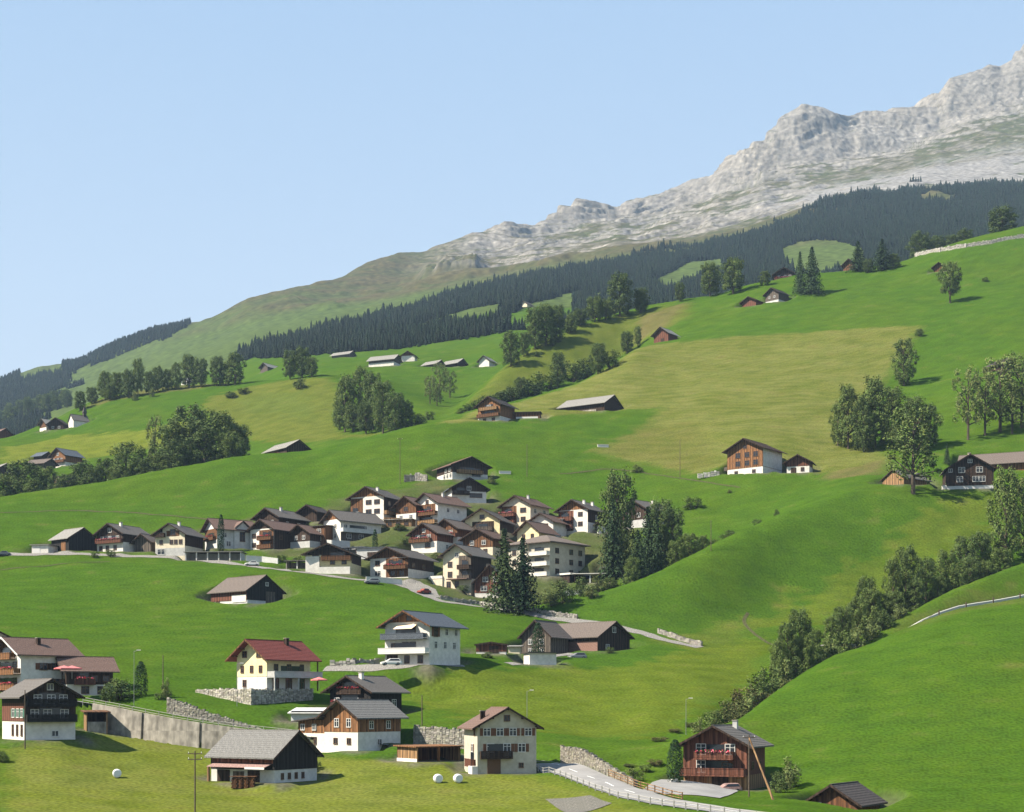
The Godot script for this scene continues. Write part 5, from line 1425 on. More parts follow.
func build_roads() -> void:
	structure("road", ribbon(road_main, 6.2, 0.02, 548.0), M.asphalt)
	structure("village_lane", ribbon(road_village, 3.4, 0.02), M.gravel)
	structure("hill_lane", ribbon(road_right, 2.8, 0.02), M.gravel)
	structure("farm_lane", ribbon(road_farm, 2.6, 0.02), M.gravel)
	structure("driveway", ribbon(road_white, 3.4, 0.03), M.gravel)
	var b := Mb.new()
	# dashes of the centre line
	var n := road_main.size()
	var i := 0
	while i < n - 8:
		for k in 4:
			var p: Vector3 = road_main[i + k]
			var q: Vector3 = road_main[i + k + 1]
			var d := (q - p).normalized()
			var s := Vector3(-d.z, 0, d.x) * 0.09
			var u := Vector3(0, 0.03, 0)
			if CX + p.x * F / -p.z > 540.0:
				p = ground(p.x, p.z) + Vector3(0, 0.11, 0)
				q = ground(q.x, q.z) + Vector3(0, 0.11, 0)
			b.quad(p - s + u, p + s + u, q + s + u, q - s + u)
		i += 9
	structure("road_marking", b.done(), M.paint)
	# paved yard of the red chalet and the grey slab beside the road
	structure("yard", patch([640,795, 652,783, 690,779, 722,782, 738,792, 720,800, 690,803, 660,803], 205.0, 0.10), M.asphalt)
	structure("concrete_pad", patch([545,800, 590,796, 612,804, 590,812, 570,816], 190.0, 0.08), M.pad)
	for tr in [["footpath", [[748, 614], [744, 622], [752, 632], [766, 642], [780, 648]], 330.0, 0.9], ["cattle_track", [[-20, 514], [60, 511], [110, 512], [170, 516], [240, 522]], 440.0, 1.0], ["cattle_track", [[-10, 571], [50, 566], [110, 562]], 400.0, 0.9], ["cattle_track", [[560, 474], [620, 470], [690, 480], [740, 488]], 440.0, 0.8]]:
		var ps := []
		for q in tr[1]: ps.append(hz(q[0], q[1], tr[2]))
		structure(tr[0], ribbon(plan_road(ps, tr[3], 0.0), tr[3], 0.0), M.track)
	structure("village_yard", patch([338,553, 352,549, 378,556, 376,561, 356,560], 400.0, 0.12), M.asphalt)
	structure("village_square", patch([398,582, 420,582, 436,590, 440,598, 424,597, 412,592], 385.0, 0.10), M.gravel)

func patch(px: Array, zmin: float, lift: float) -> ArrayMesh:
	var poly := hits(px, zmin)
	var lo := Vector2(1e9, 1e9)
	var hi := Vector2(-1e9, -1e9)
	for p in poly:
		lo = lo.min(p)
		hi = hi.max(p)
	var b := Mb.new()
	var x := lo.x
	while x < hi.x:
		var y := lo.y
		while y < hi.y:
			var cell := PackedVector2Array([Vector2(x, y), Vector2(x + 1, y), Vector2(x + 1, y + 1), Vector2(x, y + 1)])
			for pg in Geometry2D.intersect_polygons(cell, poly):
				var up := Vector3(0, lift, 0)
				for k in range(1, pg.size() - 1):
					b.tri(ground(pg[0].x, pg[0].y) + up, ground(pg[k].x, pg[k].y) + up, ground(pg[k + 1].x, pg[k + 1].y) + up)
			y += 1.0
		x += 1.0
	return b.done()

# ------------------------------------------------------------------ walls and fences
func stones(root: Node3D, path: Array, height: float, size: float, seed_: int, color: Color, taper := 1.0) -> void:
	# rough stones laid in courses along a path, one mesh
	var r := RandomNumberGenerator.new()
	r.seed = seed_
	var b := Mb.new()
	for s in path.size() - 1:
		var a: Vector3 = path[s]
		var e: Vector3 = path[s + 1]
		var d := e - a
		var len_ := Vector2(d.x, d.z).length()
		var fw := Vector3(d.x, 0, d.z).normalized()
		var side := Vector3(-fw.z, 0, fw.x)
		var t := 0.0
		while t < len_:
			var w := size * r.randf_range(0.7, 1.5)
			var base := a + d * (t / len_)
			var hh := height * lerpf(1.0, taper, (s + t / len_) / (path.size() - 1))
			var y := 0.0
			while y < hh:
				var h := size * r.randf_range(0.5, 0.95)
				var c := base + fw * (w * 0.5 + r.randf_range(-0.08, 0.08)) + Vector3(0, y + h * 0.5, 0)
				var k := r.randf_range(0.55, 1.25)
				b.tint = Color(color.r * k, color.g * k * r.randf_range(0.96, 1.03), color.b * k * r.randf_range(0.9, 1.05))
				var lo := []
				var hi := []
				for q in [[-1, 1], [1, 1], [1, -1], [-1, -1]]:
					var j := func() -> float: return r.randf_range(0.72, 1.0)
					lo.append(c + fw * q[0] * w * 0.5 * j.call() + side * q[1] * 0.34 * j.call() + Vector3(0, -h * 0.5 * j.call(), 0))
					hi.append(c + fw * q[0] * w * 0.48 * j.call() + side * q[1] * 0.30 * j.call() + Vector3(0, h * 0.5 * j.call(), 0))
				b.hexa(lo, hi)
				y += h * 0.94
			t += w * 0.96
	var o := part("stones", b.done(), M.stone, root)
	o.set_meta("kind", "stuff")

func stone_wall(label: String, pts: Array, height: float, size: float, seed_: int, color: Color, taper := 1.0) -> void:
	var p0: Vector3 = pts[0]
	var root := thing("dry_stone_wall", label, "stone wall", p0)
	var rel := []
	for p in pts: rel.append(p - p0 - Vector3(0, 0.3, 0))
	stones(root, rel, height + 0.3, size, seed_, color, taper)
	var b := Mb.new()
	for i in rel.size() - 1:
		var f := Vector3(rel[i + 1].x - rel[i].x, 0, rel[i + 1].z - rel[i].z).normalized()
		var s := Vector3(-f.z, 0, f.x) * 0.2
		var h := (height + 0.1) * lerpf(1.0, taper, float(i) / (rel.size() - 1))
		var h2 := (height + 0.1) * lerpf(1.0, taper, float(i + 1) / (rel.size() - 1))
		b.hexa([rel[i] - s, rel[i + 1] - s, rel[i + 1] + s, rel[i] + s], [rel[i] - s + Vector3(0, h, 0), rel[i + 1] - s + Vector3(0, h2, 0), rel[i + 1] + s + Vector3(0, h2, 0), rel[i] + s + Vector3(0, h, 0)])
	part("core", b.done(), M.podium, root)

func road_edge(path: Array, px0: float, px1: float, shift: float, drape := false) -> Array:
	# points along a road's edge between two columns
	var out := []
	for i in range(0, path.size(), 3):
		var p: Vector3 = path[i]
		var c: float = CX + p.x * F / -p.z
		if c < px0 or c > px1: continue
		var d: Vector3 = path[mini(i + 1, path.size() - 1)] - path[maxi(i - 1, 0)]
		d.y = 0
		d = d.normalized()
		var e := p + Vector3(-d.z, 0, d.x) * shift
		out.append(ground(e.x, e.z) if drape or c > 545.0 else e)
	return out

func fence(called: String, label: String, pts: Array, height: float, gap: int, rails: Array, post: float, m: Material, rail_r := 0.05) -> void:
	var root := thing(called, label, "fence", pts[0])
	var pm := Mb.new()
	pm.box(Vector3(-post, -0.5, -post), Vector3(post, height, post))
	var mesh := pm.done()
	var last := Vector3.ZERO
	var rb := Mb.new()
	for i in range(0, pts.size(), gap):
		var p: Vector3 = pts[i] - pts[0]
		part("post", mesh, m, root, p)
		if i > 0:
			for y in rails: rb.bar(last + Vector3(0, y, 0), p + Vector3(0, y, 0), rail_r, rail_r, 4)
		last = p
	part("rails", rb.done(), m, root)

func build_walls() -> void:
	# concrete retaining wall on the valley side of the road, in panels with gaps
	var e := road_edge(road_main, 98, 305, 3.75)
	if e.size() > 2:
		var root := thing("retaining_wall", "long grey concrete retaining wall with dark slots under the road", "retaining wall", e[0])
		var at: Vector3 = e[0]
		var k := 0
		for i in e.size() - 1:
			var a: Vector3 = e[i] - at
			var b: Vector3 = e[i + 1] - at
			var f := Vector3(b.x - a.x, 0, b.z - a.z)
			var sd := Vector3(-f.z, 0, f.x).normalized()
			var cut := 0.82 if k % 4 == 3 else 0.995
			var c := a + (b - a) * cut
			var m := Mb.new()
			m.hexa([a - sd * 0.45 + Vector3(0, -6, 0), c - sd * 0.45 + Vector3(0, -6, 0), c + sd * 0.52 + Vector3(0, -6, 0), a + sd * 0.52 + Vector3(0, -6, 0)], [a - sd * 0.45 + Vector3(0, 0.25, 0), c - sd * 0.45 + Vector3(0, 0.25, 0), c + sd * 0.02 + Vector3(0, 0.25, 0), a + sd * 0.02 + Vector3(0, 0.25, 0)])
			part("wall_panel", m.done(), M.concrete, root)
			if cut < 0.9:
				var w := Mb.new()
				b = a + (b - a) * 0.995
				w.hexa([c - sd * 0.45 + Vector3(0, -6, 0), b - sd * 0.45 + Vector3(0, -6, 0), b - sd * 0.2 + Vector3(0, -6, 0), c - sd * 0.2 + Vector3(0, -6, 0)], [c - sd * 0.45 + Vector3(0, 0.2, 0), b - sd * 0.45 + Vector3(0, 0.2, 0), b - sd * 0.2 + Vector3(0, 0.2, 0), c - sd * 0.2 + Vector3(0, 0.2, 0)])
				part("slot", w.done(), M.podium, root)
			k += 1
		fence("road_railing", "pale metal railing on top of the concrete retaining wall", road_edge(road_main, 90, 300, 3.4), 1.0, 1, [0.95, 0.5], 0.05, M.rail, 0.04)
	fence("guard_fence", "pale post and rail fence along the valley side of the road", road_edge(road_main, 546, 900, 3.3), 0.95, 1, [0.85, 0.45], 0.09, M.rail, 0.045)
	fence("wooden_fence", "weathered wooden fence on the uphill side of the road bend", road_edge(road_main, 585, 668, -3.4), 1.1, 1, [1.0, 0.6, 0.25], 0.08, M.wood_tan, 0.06)
	fence("lane_railing", "white rail along the lane over the bright slope", road_edge(road_right, 880, 1100, 1.9, true), 0.9, 2, [0.85, 0.62, 0.4], 0.08, M.pale_rail, 0.11)
	stone_wall("grey dry stone wall on the uphill side of the road under the podium", road_edge(road_main, 155, 268, -3.6), 3.0, 0.45, 61, Color(0.25, 0.235, 0.205), 0.12)
	stone_wall("rough field stone bank above the road behind the brown chalet", road_edge(road_main, 395, 470, -4.2), 3.2, 0.55, 62, Color(0.27, 0.255, 0.225))
	stone_wall("field stone wall along the road bend beside the beige house", road_edge(road_main, 535, 612, -3.7), 2.6, 0.42, 63, Color(0.235, 0.22, 0.185), 0.35)
	var w := []
	for q in [[915, 257], [940, 252], [965, 248], [990, 244], [1024, 238], [1060, 233]]: w.append(hit(q[0], q[1], 760.0))
	stone_wall("long pale stone wall across the high meadow", w, 1.9, 0.8, 64, Color(0.36, 0.345, 0.315))
	var g := []
	for q in [[658, 634], [672, 639], [688, 644], [702, 647]]: g.append(hit(q[0], q[1] - 1, 330.0))
	stone_wall("row of loose boulders beside the farm lane", g, 0.9, 0.6, 65, Color(0.27, 0.255, 0.23))
	var v := []
	for q in [[440, 599], [480, 605], [531, 612], [575, 619]]: v.append(hit(q[0], q[1], 380.0))
	stone_wall("low stone kerb wall along the lane below the village", v, 0.7, 0.6, 66, Color(0.29, 0.275, 0.25))
	var tb := []
	for q in [[404, 482], [415, 481], [426, 481]]: tb.append(hit(q[0], q[1], 470.0))
	stone_wall("grey stone bank at the corner of the top house", tb, 2.0, 0.9, 68, Color(0.27, 0.255, 0.235))
	for q in [["white garden wall along the lane beside the garage row", [[246, 561], [262, 562], [278, 564]], 1.6, "pale"], ["grey retaining wall beneath the large white house", [[318, 547], [332, 548], [350, 551]], 2.2, "grey"], ["white wall on the lane before the wide front house", [[366, 582], [384, 583], [402, 585]], 1.5, "white"], ["low pale wall below the small brown house terrace", [[384, 524], [398, 524], [412, 525]], 1.6, "wood_tan"], ["grey wall under the brown gable house garden", [[396, 556], [410, 557], [424, 559]], 1.5, "grey"], ["pale wall between the yellow gabled house and apartment block", [[492, 545], [502, 548], [510, 552]], 1.8, "pale"], ["low white wall at the foot of the hedges below the apartment block", [[565, 596], [580, 594], [596, 590]], 1.2, "white"]]:
		var wp := []
		for k in q[1]: wp.append(hit(k[0], k[1], 385.0))
		var gw := thing("garden_wall", q[0], "wall", wp[0])
		for i in wp.size() - 1:
			var a: Vector3 = wp[i] - wp[0]
			var c: Vector3 = wp[i + 1] - wp[0]
			var sd := Vector3(-(c.z - a.z), 0, c.x - a.x).normalized() * 0.18
			var lo := Vector3(0, -1.0, 0)
			var hi := Vector3(0, q[2], 0)
			var m := Mb.new()
			m.hexa([a - sd + lo, c - sd + lo, c + sd + lo, a + sd + lo], [a - sd + hi, c - sd + hi, c + sd + hi, a + sd + hi])
			part("wall_section", m.done(), M[q[3]], gw)
	var dw := []
	for q in [[330, 666], [352, 665], [375, 664]]: dw.append(hit(q[0], q[1], 290.0))
	stone_wall("short row of pale stones by the white house driveway", dw, 0.8, 0.8, 67, Color(0.33, 0.315, 0.29))

# ------------------------------------------------------------------ trees
func add_leaf(b: Mb, c: Vector3, size: float, r: RandomNumberGenerator, col: Color, out: Vector3) -> void:
	var nrm := (out + Vector3(r.randf_range(-1, 1), r.randf_range(-0.6, 1), r.randf_range(-1, 1)) * 0.9).normalized()
	var u := nrm.cross(Vector3(r.randf_range(-1, 1), r.randf_range(-1, 1), r.randf_range(-1, 1))).normalized() * size * r.randf_range(0.6, 1.1)
	var t := nrm.cross(u).normalized() * size * r.randf_range(0.5, 0.9)
	u.y *= 0.62
	t.y *= 0.62
	b.tint = col
	b.quad(c - u, c + t, c + u, c - t)

# height 1, crown about 1 wide (radius 0.5): scaled where it stands
func broadleaf(seed_: int, clumps: int, leaves: int, low: float, tone: Color, loose: float, slim := false) -> Array:
	var r := RandomNumberGenerator.new()
	r.seed = seed_
	var trunk := Mb.new()
	trunk.tint = Color.WHITE
	var crown := Mb.new()
	trunk.bar(Vector3(0, -0.12, 0), Vector3(0.01, 0.35, 0), 0.035, 0.026, 7)
	trunk.bar(Vector3(0.01, 0.35, 0), Vector3(0.0, 0.8, 0.01), 0.026, 0.008, 6)
	for k in clumps:
		var t := (k + 0.5) / clumps
		var y := lerpf(low, 0.95, t)
		var u := (y - low) / (1.0 - low)
		var prof := sqrt(maxf(0.0, 1.0 - pow(absf(u - 0.42) / 0.62, 2.2)))
		if slim: prof = sqrt(maxf(0.0, 1.0 - pow(absf(u - 0.5) / 0.54, 2.0)))
		var w := k * 2.39996 + r.randf_range(-0.5, 0.5)
		var rad := 0.5 * prof * sqrt(r.randf_range(0.10, 1.0)) * r.randf_range(0.82, 1.14)
		var c := Vector3(cos(w) * rad * 0.82, y, sin(w) * rad * 0.82)
		var cr := r.randf_range(0.075, 0.165) * (1.0 - 0.25 * loose)
		if k % 3 == 0: trunk.bar(Vector3(0, maxf(0.2, y - 0.22), 0), c, 0.012, 0.004, 4)
		var tn := r.randf_range(0.78, 1.22)
		for j in leaves:
			var d := Vector3(r.randf_range(-1, 1), r.randf_range(-1, 1), r.randf_range(-1, 1))
			if d.length() > 1.0: d = d.normalized() * r.randf()
			d.y *= 0.72
			var f := tn * r.randf_range(0.75, 1.25)
			add_leaf(crown, c + d * cr, 0.0205, r, Color(tone.r * f * r.randf_range(0.9, 1.2), tone.g * f, tone.b * f), d * 0.8 + Vector3(c.x, 0.2, c.z))
	return [trunk.done(), crown.done()]

func spruce_near(seed_: int, tone: Color, droop := 0.10) -> Array:
	var r := RandomNumberGenerator.new()
	r.seed = seed_
	var trunk := Mb.new()
	trunk.bar(Vector3(0, -0.1, 0), Vector3(0, 0.97, 0), 0.022, 0.003, 7)
	var b := Mb.new()
	var n := 34
	for k in n:
		var u := float(k) / n
		var y := 0.07 + 0.91 * u
		var rad := 0.5 * pow(1.0 - u, 0.85) * r.randf_range(0.82, 1.1) + 0.015
		var m := 9 if u < 0.7 else 6
		for j in m:
			var w := TAU * (j + r.randf()) / m
			var dir := Vector3(cos(w), 0, sin(w))
			var steps := maxi(2, int(rad * 16))
			var f := r.randf_range(0.7, 1.25)
			for q in steps:
				var t := (q + 0.6) / steps
				var c := dir * rad * t + Vector3(0, y - droop * rad * 1.6 * t * t + r.randf_range(-0.008, 0.008), 0)
				for z in 3:
					var cc := c + Vector3(r.randf_range(-1, 1), r.randf_range(-0.5, 0.4), r.randf_range(-1, 1)) * 0.022
					var g := f * r.randf_range(0.75, 1.2)
					add_leaf(b, cc, 0.036 * (1.1 - 0.4 * t), r, Color(tone.r * g, tone.g * g, tone.b * g), Vector3(dir.x * 0.5, 0.5, dir.z * 0.5))
	return [trunk.done(), b.done()]

func shrub_mesh(seed_: int, clumps: int, leaves: int, tone: Color) -> Array:
	var r := RandomNumberGenerator.new()
	r.seed = seed_
	var stem := Mb.new()
	var b := Mb.new()
	for k in clumps:
		var w := r.randf() * TAU
		var q := sqrt(r.randf()) * 0.40
		var y := r.randf_range(0.12, 0.84) * (1.0 - q * 0.9)
		var c := Vector3(cos(w) * q, y, sin(w) * q)
		if k % 4 == 0: stem.bar(Vector3(c.x * 0.2, -0.1, c.z * 0.2), c, 0.02, 0.006, 4)
		var cr := r.randf_range(0.12, 0.20)
		var tn := r.randf_range(0.75, 1.25)
		for j in leaves:
			var d := Vector3(r.randf_range(-1, 1), r.randf_range(-1, 1), r.randf_range(-1, 1))
			if d.length() > 1.0: d = d.normalized() * r.randf()
			var f := tn * r.randf_range(0.75, 1.25)
			add_leaf(b, c + d * cr, 0.037, r, Color(tone.r * f * r.randf_range(0.9, 1.2), tone.g * f, tone.b * f), d + Vector3(c.x, 0.3, c.z))
	return [stem.done(), b.done()]

func cypress_mesh(seed_: int, tone: Color) -> Array:
	var r := RandomNumberGenerator.new()
	r.seed = seed_
	var stem := Mb.new()
	stem.bar(Vector3(0, -0.1, 0), Vector3(0, 0.4, 0), 0.03, 0.02, 6)
	var b := Mb.new()
	for k in 1500:
		var u := r.randf()
		var y := 0.03 + 0.95 * u
		var prof := 0.5 * pow(maxf(0.0, 1.0 - pow(absf(u - 0.32) / 0.70, 2.4)), 0.6)
		var w := r.randf() * TAU
		var q := prof * sqrt(r.randf_range(0.3, 1.0))
		var f := r.randf_range(0.65, 1.25)
		add_leaf(b, Vector3(cos(w) * q, y, sin(w) * q), 0.045, r, Color(tone.r * f, tone.g * f, tone.b * f), Vector3(cos(w), 0.6, sin(w)))
	return [stem.done(), b.done()]

var kinds := {}

func plant(kind: String, px: float, base: float, top: float, w: float, zmin: float, called: String, label: String, group: String, category := "tree") -> void:
	# base is the row where it meets the ground, or minus its distance where the foot is hidden
	var p := at_z(px, -base) if base < 0.0 else hit(px, base, zmin)
	var z := -p.z
	var h := maxf((HY - top) * z / F - p.y, 0.6)
	var width := w * 1.1 * z / F
	var list: Array = kinds[kind]
	var m: Array = list[rng.randi() % list.size()]
	var root := thing(called, label, category, p, rng.randf() * TAU, group)
	root.scale = Vector3(width, h, width)
	if category == "shrub":
		part("stems", m[0], M.bark, root)
		part("foliage", m[1], M.leaf, root)
	else:
		# the trunk keeps its own thickness
		part("trunk", m[0], M.bark, root)
		part("crown", m[1], M.needle if kind in ["spruce", "cypress", "dark_spruce"] else M.leaf, root)

const NTH := ["first", "second", "third", "fourth", "fifth", "sixth", "seventh", "eighth", "ninth", "tenth", "eleventh", "twelfth", "thirteenth", "fourteenth", "fifteenth", "sixteenth", "seventeenth", "eighteenth", "nineteenth", "twentieth", "twenty-first", "twenty-second", "twenty-third", "twenty-fourth", "twenty-fifth", "twenty-sixth"]

# mark names the thing that the row is counted from; it stands at the row's left end, or at its right end when mirrored
func rows(kind: String, list: Array, zmin: float, called: String, label: String, group: String, category := "tree", mark := "", mirrored := false) -> void:
	var sorted_ := list.duplicate()
	sorted_.sort_custom(func(a, b): return (a[0] < b[0]) != mirrored)
	for i in sorted_.size():
		var t: Array = sorted_[i]
		var l := label
		if mark != "" and list.size() > 1: l = "%s, %s from %s" % [label, NTH[i] if i < NTH.size() else "%dth" % (i + 1), mark]
		plant(kind, t[0], t[1], t[2], t[3], zmin, called, l, group, category)

func build_trees() -> void:
	var dark := Color(0.068, 0.102, 0.032)
	var mid := Color(0.088, 0.128, 0.036)
	var pale := Color(0.115, 0.148, 0.050)
	kinds.broad = [broadleaf(1, 74, 150, 0.12, dark, 0.3), broadleaf(2, 78, 144, 0.10, dark, 0.4), broadleaf(3, 70, 156, 0.14, mid, 0.3), broadleaf(4, 76, 138, 0.10, mid, 0.5)]
	kinds.loose = [broadleaf(5, 46, 78, 0.24, pale, 1.0), broadleaf(6, 50, 78, 0.20, mid, 1.0)]
	kinds.lone = [broadleaf(9, 66, 135, 0.26, mid, 0.4)]
	kinds.tall = [broadleaf(15, 84, 120, 0.05, dark, 0.3, true), broadleaf(16, 80, 120, 0.04, Color(0.052, 0.084, 0.028), 0.3, true)]
	kinds.slim = [broadleaf(7, 66, 120, 0.10, pale, 0.8, true), broadleaf(8, 70, 120, 0.08, mid, 0.7, true)]
	kinds.spruce = [spruce_near(11, Color(0.036, 0.062, 0.028)), spruce_near(12, Color(0.040, 0.068, 0.030), 0.2)]
	kinds.dark_spruce = [spruce_near(13, Color(0.017, 0.034, 0.017))]
	kinds.light_spruce = [spruce_near(14, Color(0.048, 0.072, 0.028), 0.25)]
	kinds.shrub = [shrub_mesh(21, 30, 60, mid), shrub_mesh(22, 34, 56, dark), shrub_mesh(23, 28, 60, pale)]
	kinds.brown_shrub = [shrub_mesh(24, 30, 56, Color(0.085, 0.080, 0.035)), shrub_mesh(25, 28, 56, Color(0.070, 0.082, 0.030))]
	kinds.cypress = [cypress_mesh(31, Color(0.020, 0.042, 0.018))]
	# big trees in the dip behind the meadow crest
	rows("broad", [[190, -592, 406, 54], [222, -588, 411, 48], [240, -592, 424, 26], [170, -586, 424, 36], [205, -584, 420, 42], [230, -580, 432, 34], [178, -580, 440, 34]], 0, "broad_tree", "big dark round tree in the clump behind the meadow crest", "clump behind the meadow crest", "tree", "the crest barn", true)
	rows("loose", [[155, -600, 414, 24], [147, -590, 446, 24]], 0, "light_tree", "slender lighter tree beside the dark clump", "light trees at the clump", "tree", "the crest barn", true)
	rows("broad", [[126, -586, 442, 38], [106, -588, 458, 28], [82, -586, 462, 34], [94, -582, 466, 26], [145, -582, 458, 30], [66, -584, 474, 26], [46, -590, 466, 32], [22, -588, 460, 42], [4, -586, 474, 34], [34, -580, 478, 30], [-14, -586, 470, 36], [118, -580, 466, 28], [160, -582, 452, 30], [56, -578, 484, 22]], 0, "hedge_tree", "leafy tree in the hedge running down behind the meadow crest", "hedge behind the meadow crest", "tree", "the big clump", true)
	# tree row along the left hill's crest
	rows("broad", [[80, 411, 391, 14], [92, 404, 387, 14], [105, 400, 371, 17], [117, 398, 372, 16], [128, 398, 369, 15], [138, 396, 358, 14], [149, 394, 371, 13], [158, 392, 366, 15], [168, 390, 369, 14], [176, 390, 362, 13], [189, 388, 354, 21], [201, 387, 358, 17], [217, 386, 356, 17], [235, 385, 352, 22], [290, 380, 350, 16], [302, 378, 347, 22], [312, 377, 357, 15], [226, 386, 362, 14], [110, 401, 384, 14]], 820.0, "crest_tree", "round tree in the row along the far crest", "trees along the far crest", "tree", "the chapel")
	rows("shrub", [[300, 389, 375, 14], [135, 401, 388, 8], [152, 397, 384, 6], [245, 394, 386, 16], [232, 398, 390, 14]], 700.0, "crest_shrub", "small bush on the slope under the far crest row", "bushes under the crest", "shrub", "the chapel")
	# the dark wood edge on the left
	var wood := []
	for k in 26:
		var px := -12.0 + 3.2 * k + rng.randf_range(-2, 2)
		var base := lerpf(436.0, 411.0, k / 26.0)
		wood.append([px, base - 3.0 - rng.randf() * 7.0, lerpf(414.0, 391.0, k / 26.0) + rng.randf_range(-7, 6), rng.randf_range(11, 17)])
	rows("broad", wood, 800.0, "edge_tree", "dark tree at the edge of the left wood above the chapel", "edge of the left wood", "tree", "the chapel", true)
	# bushes of the mid dell
	rows("broad", [[345, 432, 374, 26], [360, 428, 366, 25], [373, 430, 372, 24], [383, 434, 380, 26], [395, 434, 392, 24], [406, 430, 400, 20], [340, 430, 400, 18], [353, 432, 404, 20], [366, 434, 402, 22]], 600.0, "dell_tree", "bushy tree in the dell below the far farm", "trees in the dell", "tree", "the green hollow", true)
	rows("loose", [[430, 404, 375, 17], [440, 402, 362, 20], [450, 398, 370, 17], [437, 406, 382, 16]], 640.0, "silver_tree", "greyish loose tree in the clump beside the green hollow", "clump beside the green hollow", "tree", "the dell trees")
	rows("shrub", [[413, 427, 408, 15], [421, 424, 411, 14], [430, 420, 409, 12]], 600.0, "dell_shrub", "low bush at the end of the dell trees", "bushes in the dell", "shrub", "the dell trees")
	# along the olive slope
	rows("broad", [[511, 367, 331, 22], [524, 357, 332, 14], [535, 350, 307, 23], [546, 345, 303, 24], [557, 341, 305, 20], [580, 327, 309, 18], [595, 322, 296, 22], [606, 320, 299, 17], [620, 317, 273, 30], [641, 313, 288, 18], [571, 333, 313, 15]], 660.0, "slope_tree", "tall tree on the edge of the olive slope", "trees along the olive slope", "tree", "the red hut", true)
	rows("shrub", [[470, 411, 402, 17], [478, 408, 398, 17], [487, 406, 393, 22], [500, 403, 388, 25], [513, 400, 382, 25], [530, 396, 376, 28], [545, 391, 368, 28], [571, 382, 355, 26], [585, 378, 354, 25], [611, 367, 346, 22], [537, 358, 350, 6], [552, 346, 337, 8], [558, 343, 334, 8], [568, 333, 323, 14], [462, 415, 406, 14]], 650.0, "gully_shrub", "bush in the gully by the mown meadow", "bushes in the meadow gully", "shrub", "the red hut", true)
	rows("broad", [[558, 387, 352, 19], [598, 374, 343, 19], [627, 354, 331, 16], [638, 347, 326, 9], [521, 397, 377, 16]], 650.0, "gully_tree", "small tree in the gully by the mown meadow", "trees in the meadow gully", "tree", "the red hut", true)
	# the high meadow's skyline
	rows("broad", [[640, 313, 291, 13], [680, 302, 282, 12], [710, 297, 262, 23], [733, 294, 258, 27], [765, 286, 271, 14], [868, 273, 259, 13], [893, 268, 254, 18], [920, -890, 232, 27], [936, -890, 236, 21], [951, -888, 235, 20], [965, -885, 229, 21], [1002, -875, 208, 34]], 800.0, "skyline_tree", "round tree on the high meadow skyline", "skyline trees", "tree", "the olive slope")
	rows("spruce", [[800, 294, 250, 17], [812, 295, 245, 27], [858, 272, 240, 22], [882, 271, 238, 25]], 760.0, "tall_spruce", "tall spruce on the high meadow near the dark chalet", "spruces on the high meadow", "tree", "the dark chalet")
	rows("lone", [[950, 303, 262, 26]], 560.0, "lone_round_tree", "lone round tree casting a long shadow on the high meadow", "")
	rows("shrub", [[985, 283, 276, 7], [919, 336, 327, 10]], 560.0, "lone_bush", "tiny lone bush on the bright high meadow", "lone bushes", "shrub", "the mown meadow")
	rows("slim", [[904, 386, 338, 30]], 520.0, "lone_narrow_tree", "lone narrow tree with its shadow at the end of the mown meadow", "")
	# clump above the lone ash
	rows("broad", [[848, 449, 384, 30], [875, 449, 376, 38], [892, 448, 386, 30], [864, 452, 396, 30], [915, 450, 396, 30], [928, 448, 404, 26], [838, 446, 402, 18], [904, 453, 412, 26]], 480.0, "clump_tree", "dense tree in the clump above the orange shed", "clump above the orange shed", "tree", "the hill annex")
	rows("loose", [[913, 494, 404, 62]], 430.0, "lone_ash", "wide open-crowned ash in front of the grey-roofed shed", "")
	rows("loose", [[968, 440, 366, 34], [1000, 432, 356, 46], [1022, 428, 352, 46], [985, 436, 374, 34], [1012, 434, 378, 34]], 480.0, "hillside_ash", "airy tree in the row above the log house", "trees above the log house", "tree", "the dense clump")
	rows("spruce", [[947, 464, 443, 9]], 480.0, "small_spruce", "small pointed spruce behind the log house", "")
	rows("slim", [[1006, -408, 466, 38], [1026, -412, 474, 34]], 0, "birch", "tall slender birch behind the green bank on the right", "birches on the right", "tree", "the stream trees")
	# the stream gully
	rows("broad", [[866, -366, 576, 28], [880, -368, 592, 28], [906, -376, 545, 30], [893, -372, 556, 22], [926, -382, 557, 28], [946, -386, 549, 28], [966, -396, 535, 30], [982, -398, 531, 28], [938, -378, 576, 24], [852, -358, 602, 22], [955, -384, 566, 24], [915, -372, 580, 26], [896, -366, 592, 24], [1000, -396, 548, 26], [842, -348, 606, 24], [858, -354, 596, 24], [832, -342, 616, 22], [872, -362, 586, 24], [972, -390, 556, 24], [988, -392, 560, 24]], 0, "stream_tree", "dark leafy tree in the stream gully under the right bank", "trees in the stream gully", "tree", "the birches", true)
	rows("broad", [[800, -322, 608, 30], [788, -318, 622, 28], [815, -328, 628, 24], [778, -312, 640, 22], [806, -318, 634, 26]], 0, "ravine_tree", "dark tree at the middle of the stream ravine", "trees in the ravine", "tree", "the brown scrub")
	rows("shrub", [[770, -305, 655, 26], [758, -298, 664, 26], [785, -310, 650, 24], [800, -316, 655, 24], [820, -322, 648, 22], [835, -330, 640, 20], [712, -268, 703, 22], [700, -262, 712, 18], [772, -300, 672, 22], [850, -338, 634, 20], [828, -332, 628, 22], [842, -338, 622, 22], [856, -344, 618, 22], [870, -350, 612, 22], [884, -354, 604, 22], [898, -358, 600, 20], [792, -312, 646, 24], [814, -322, 640, 24], [748, -288, 680, 24]], 0, "ravine_shrub", "green bush filling the stream ravine", "bushes in the ravine", "shrub", "the red chalet")
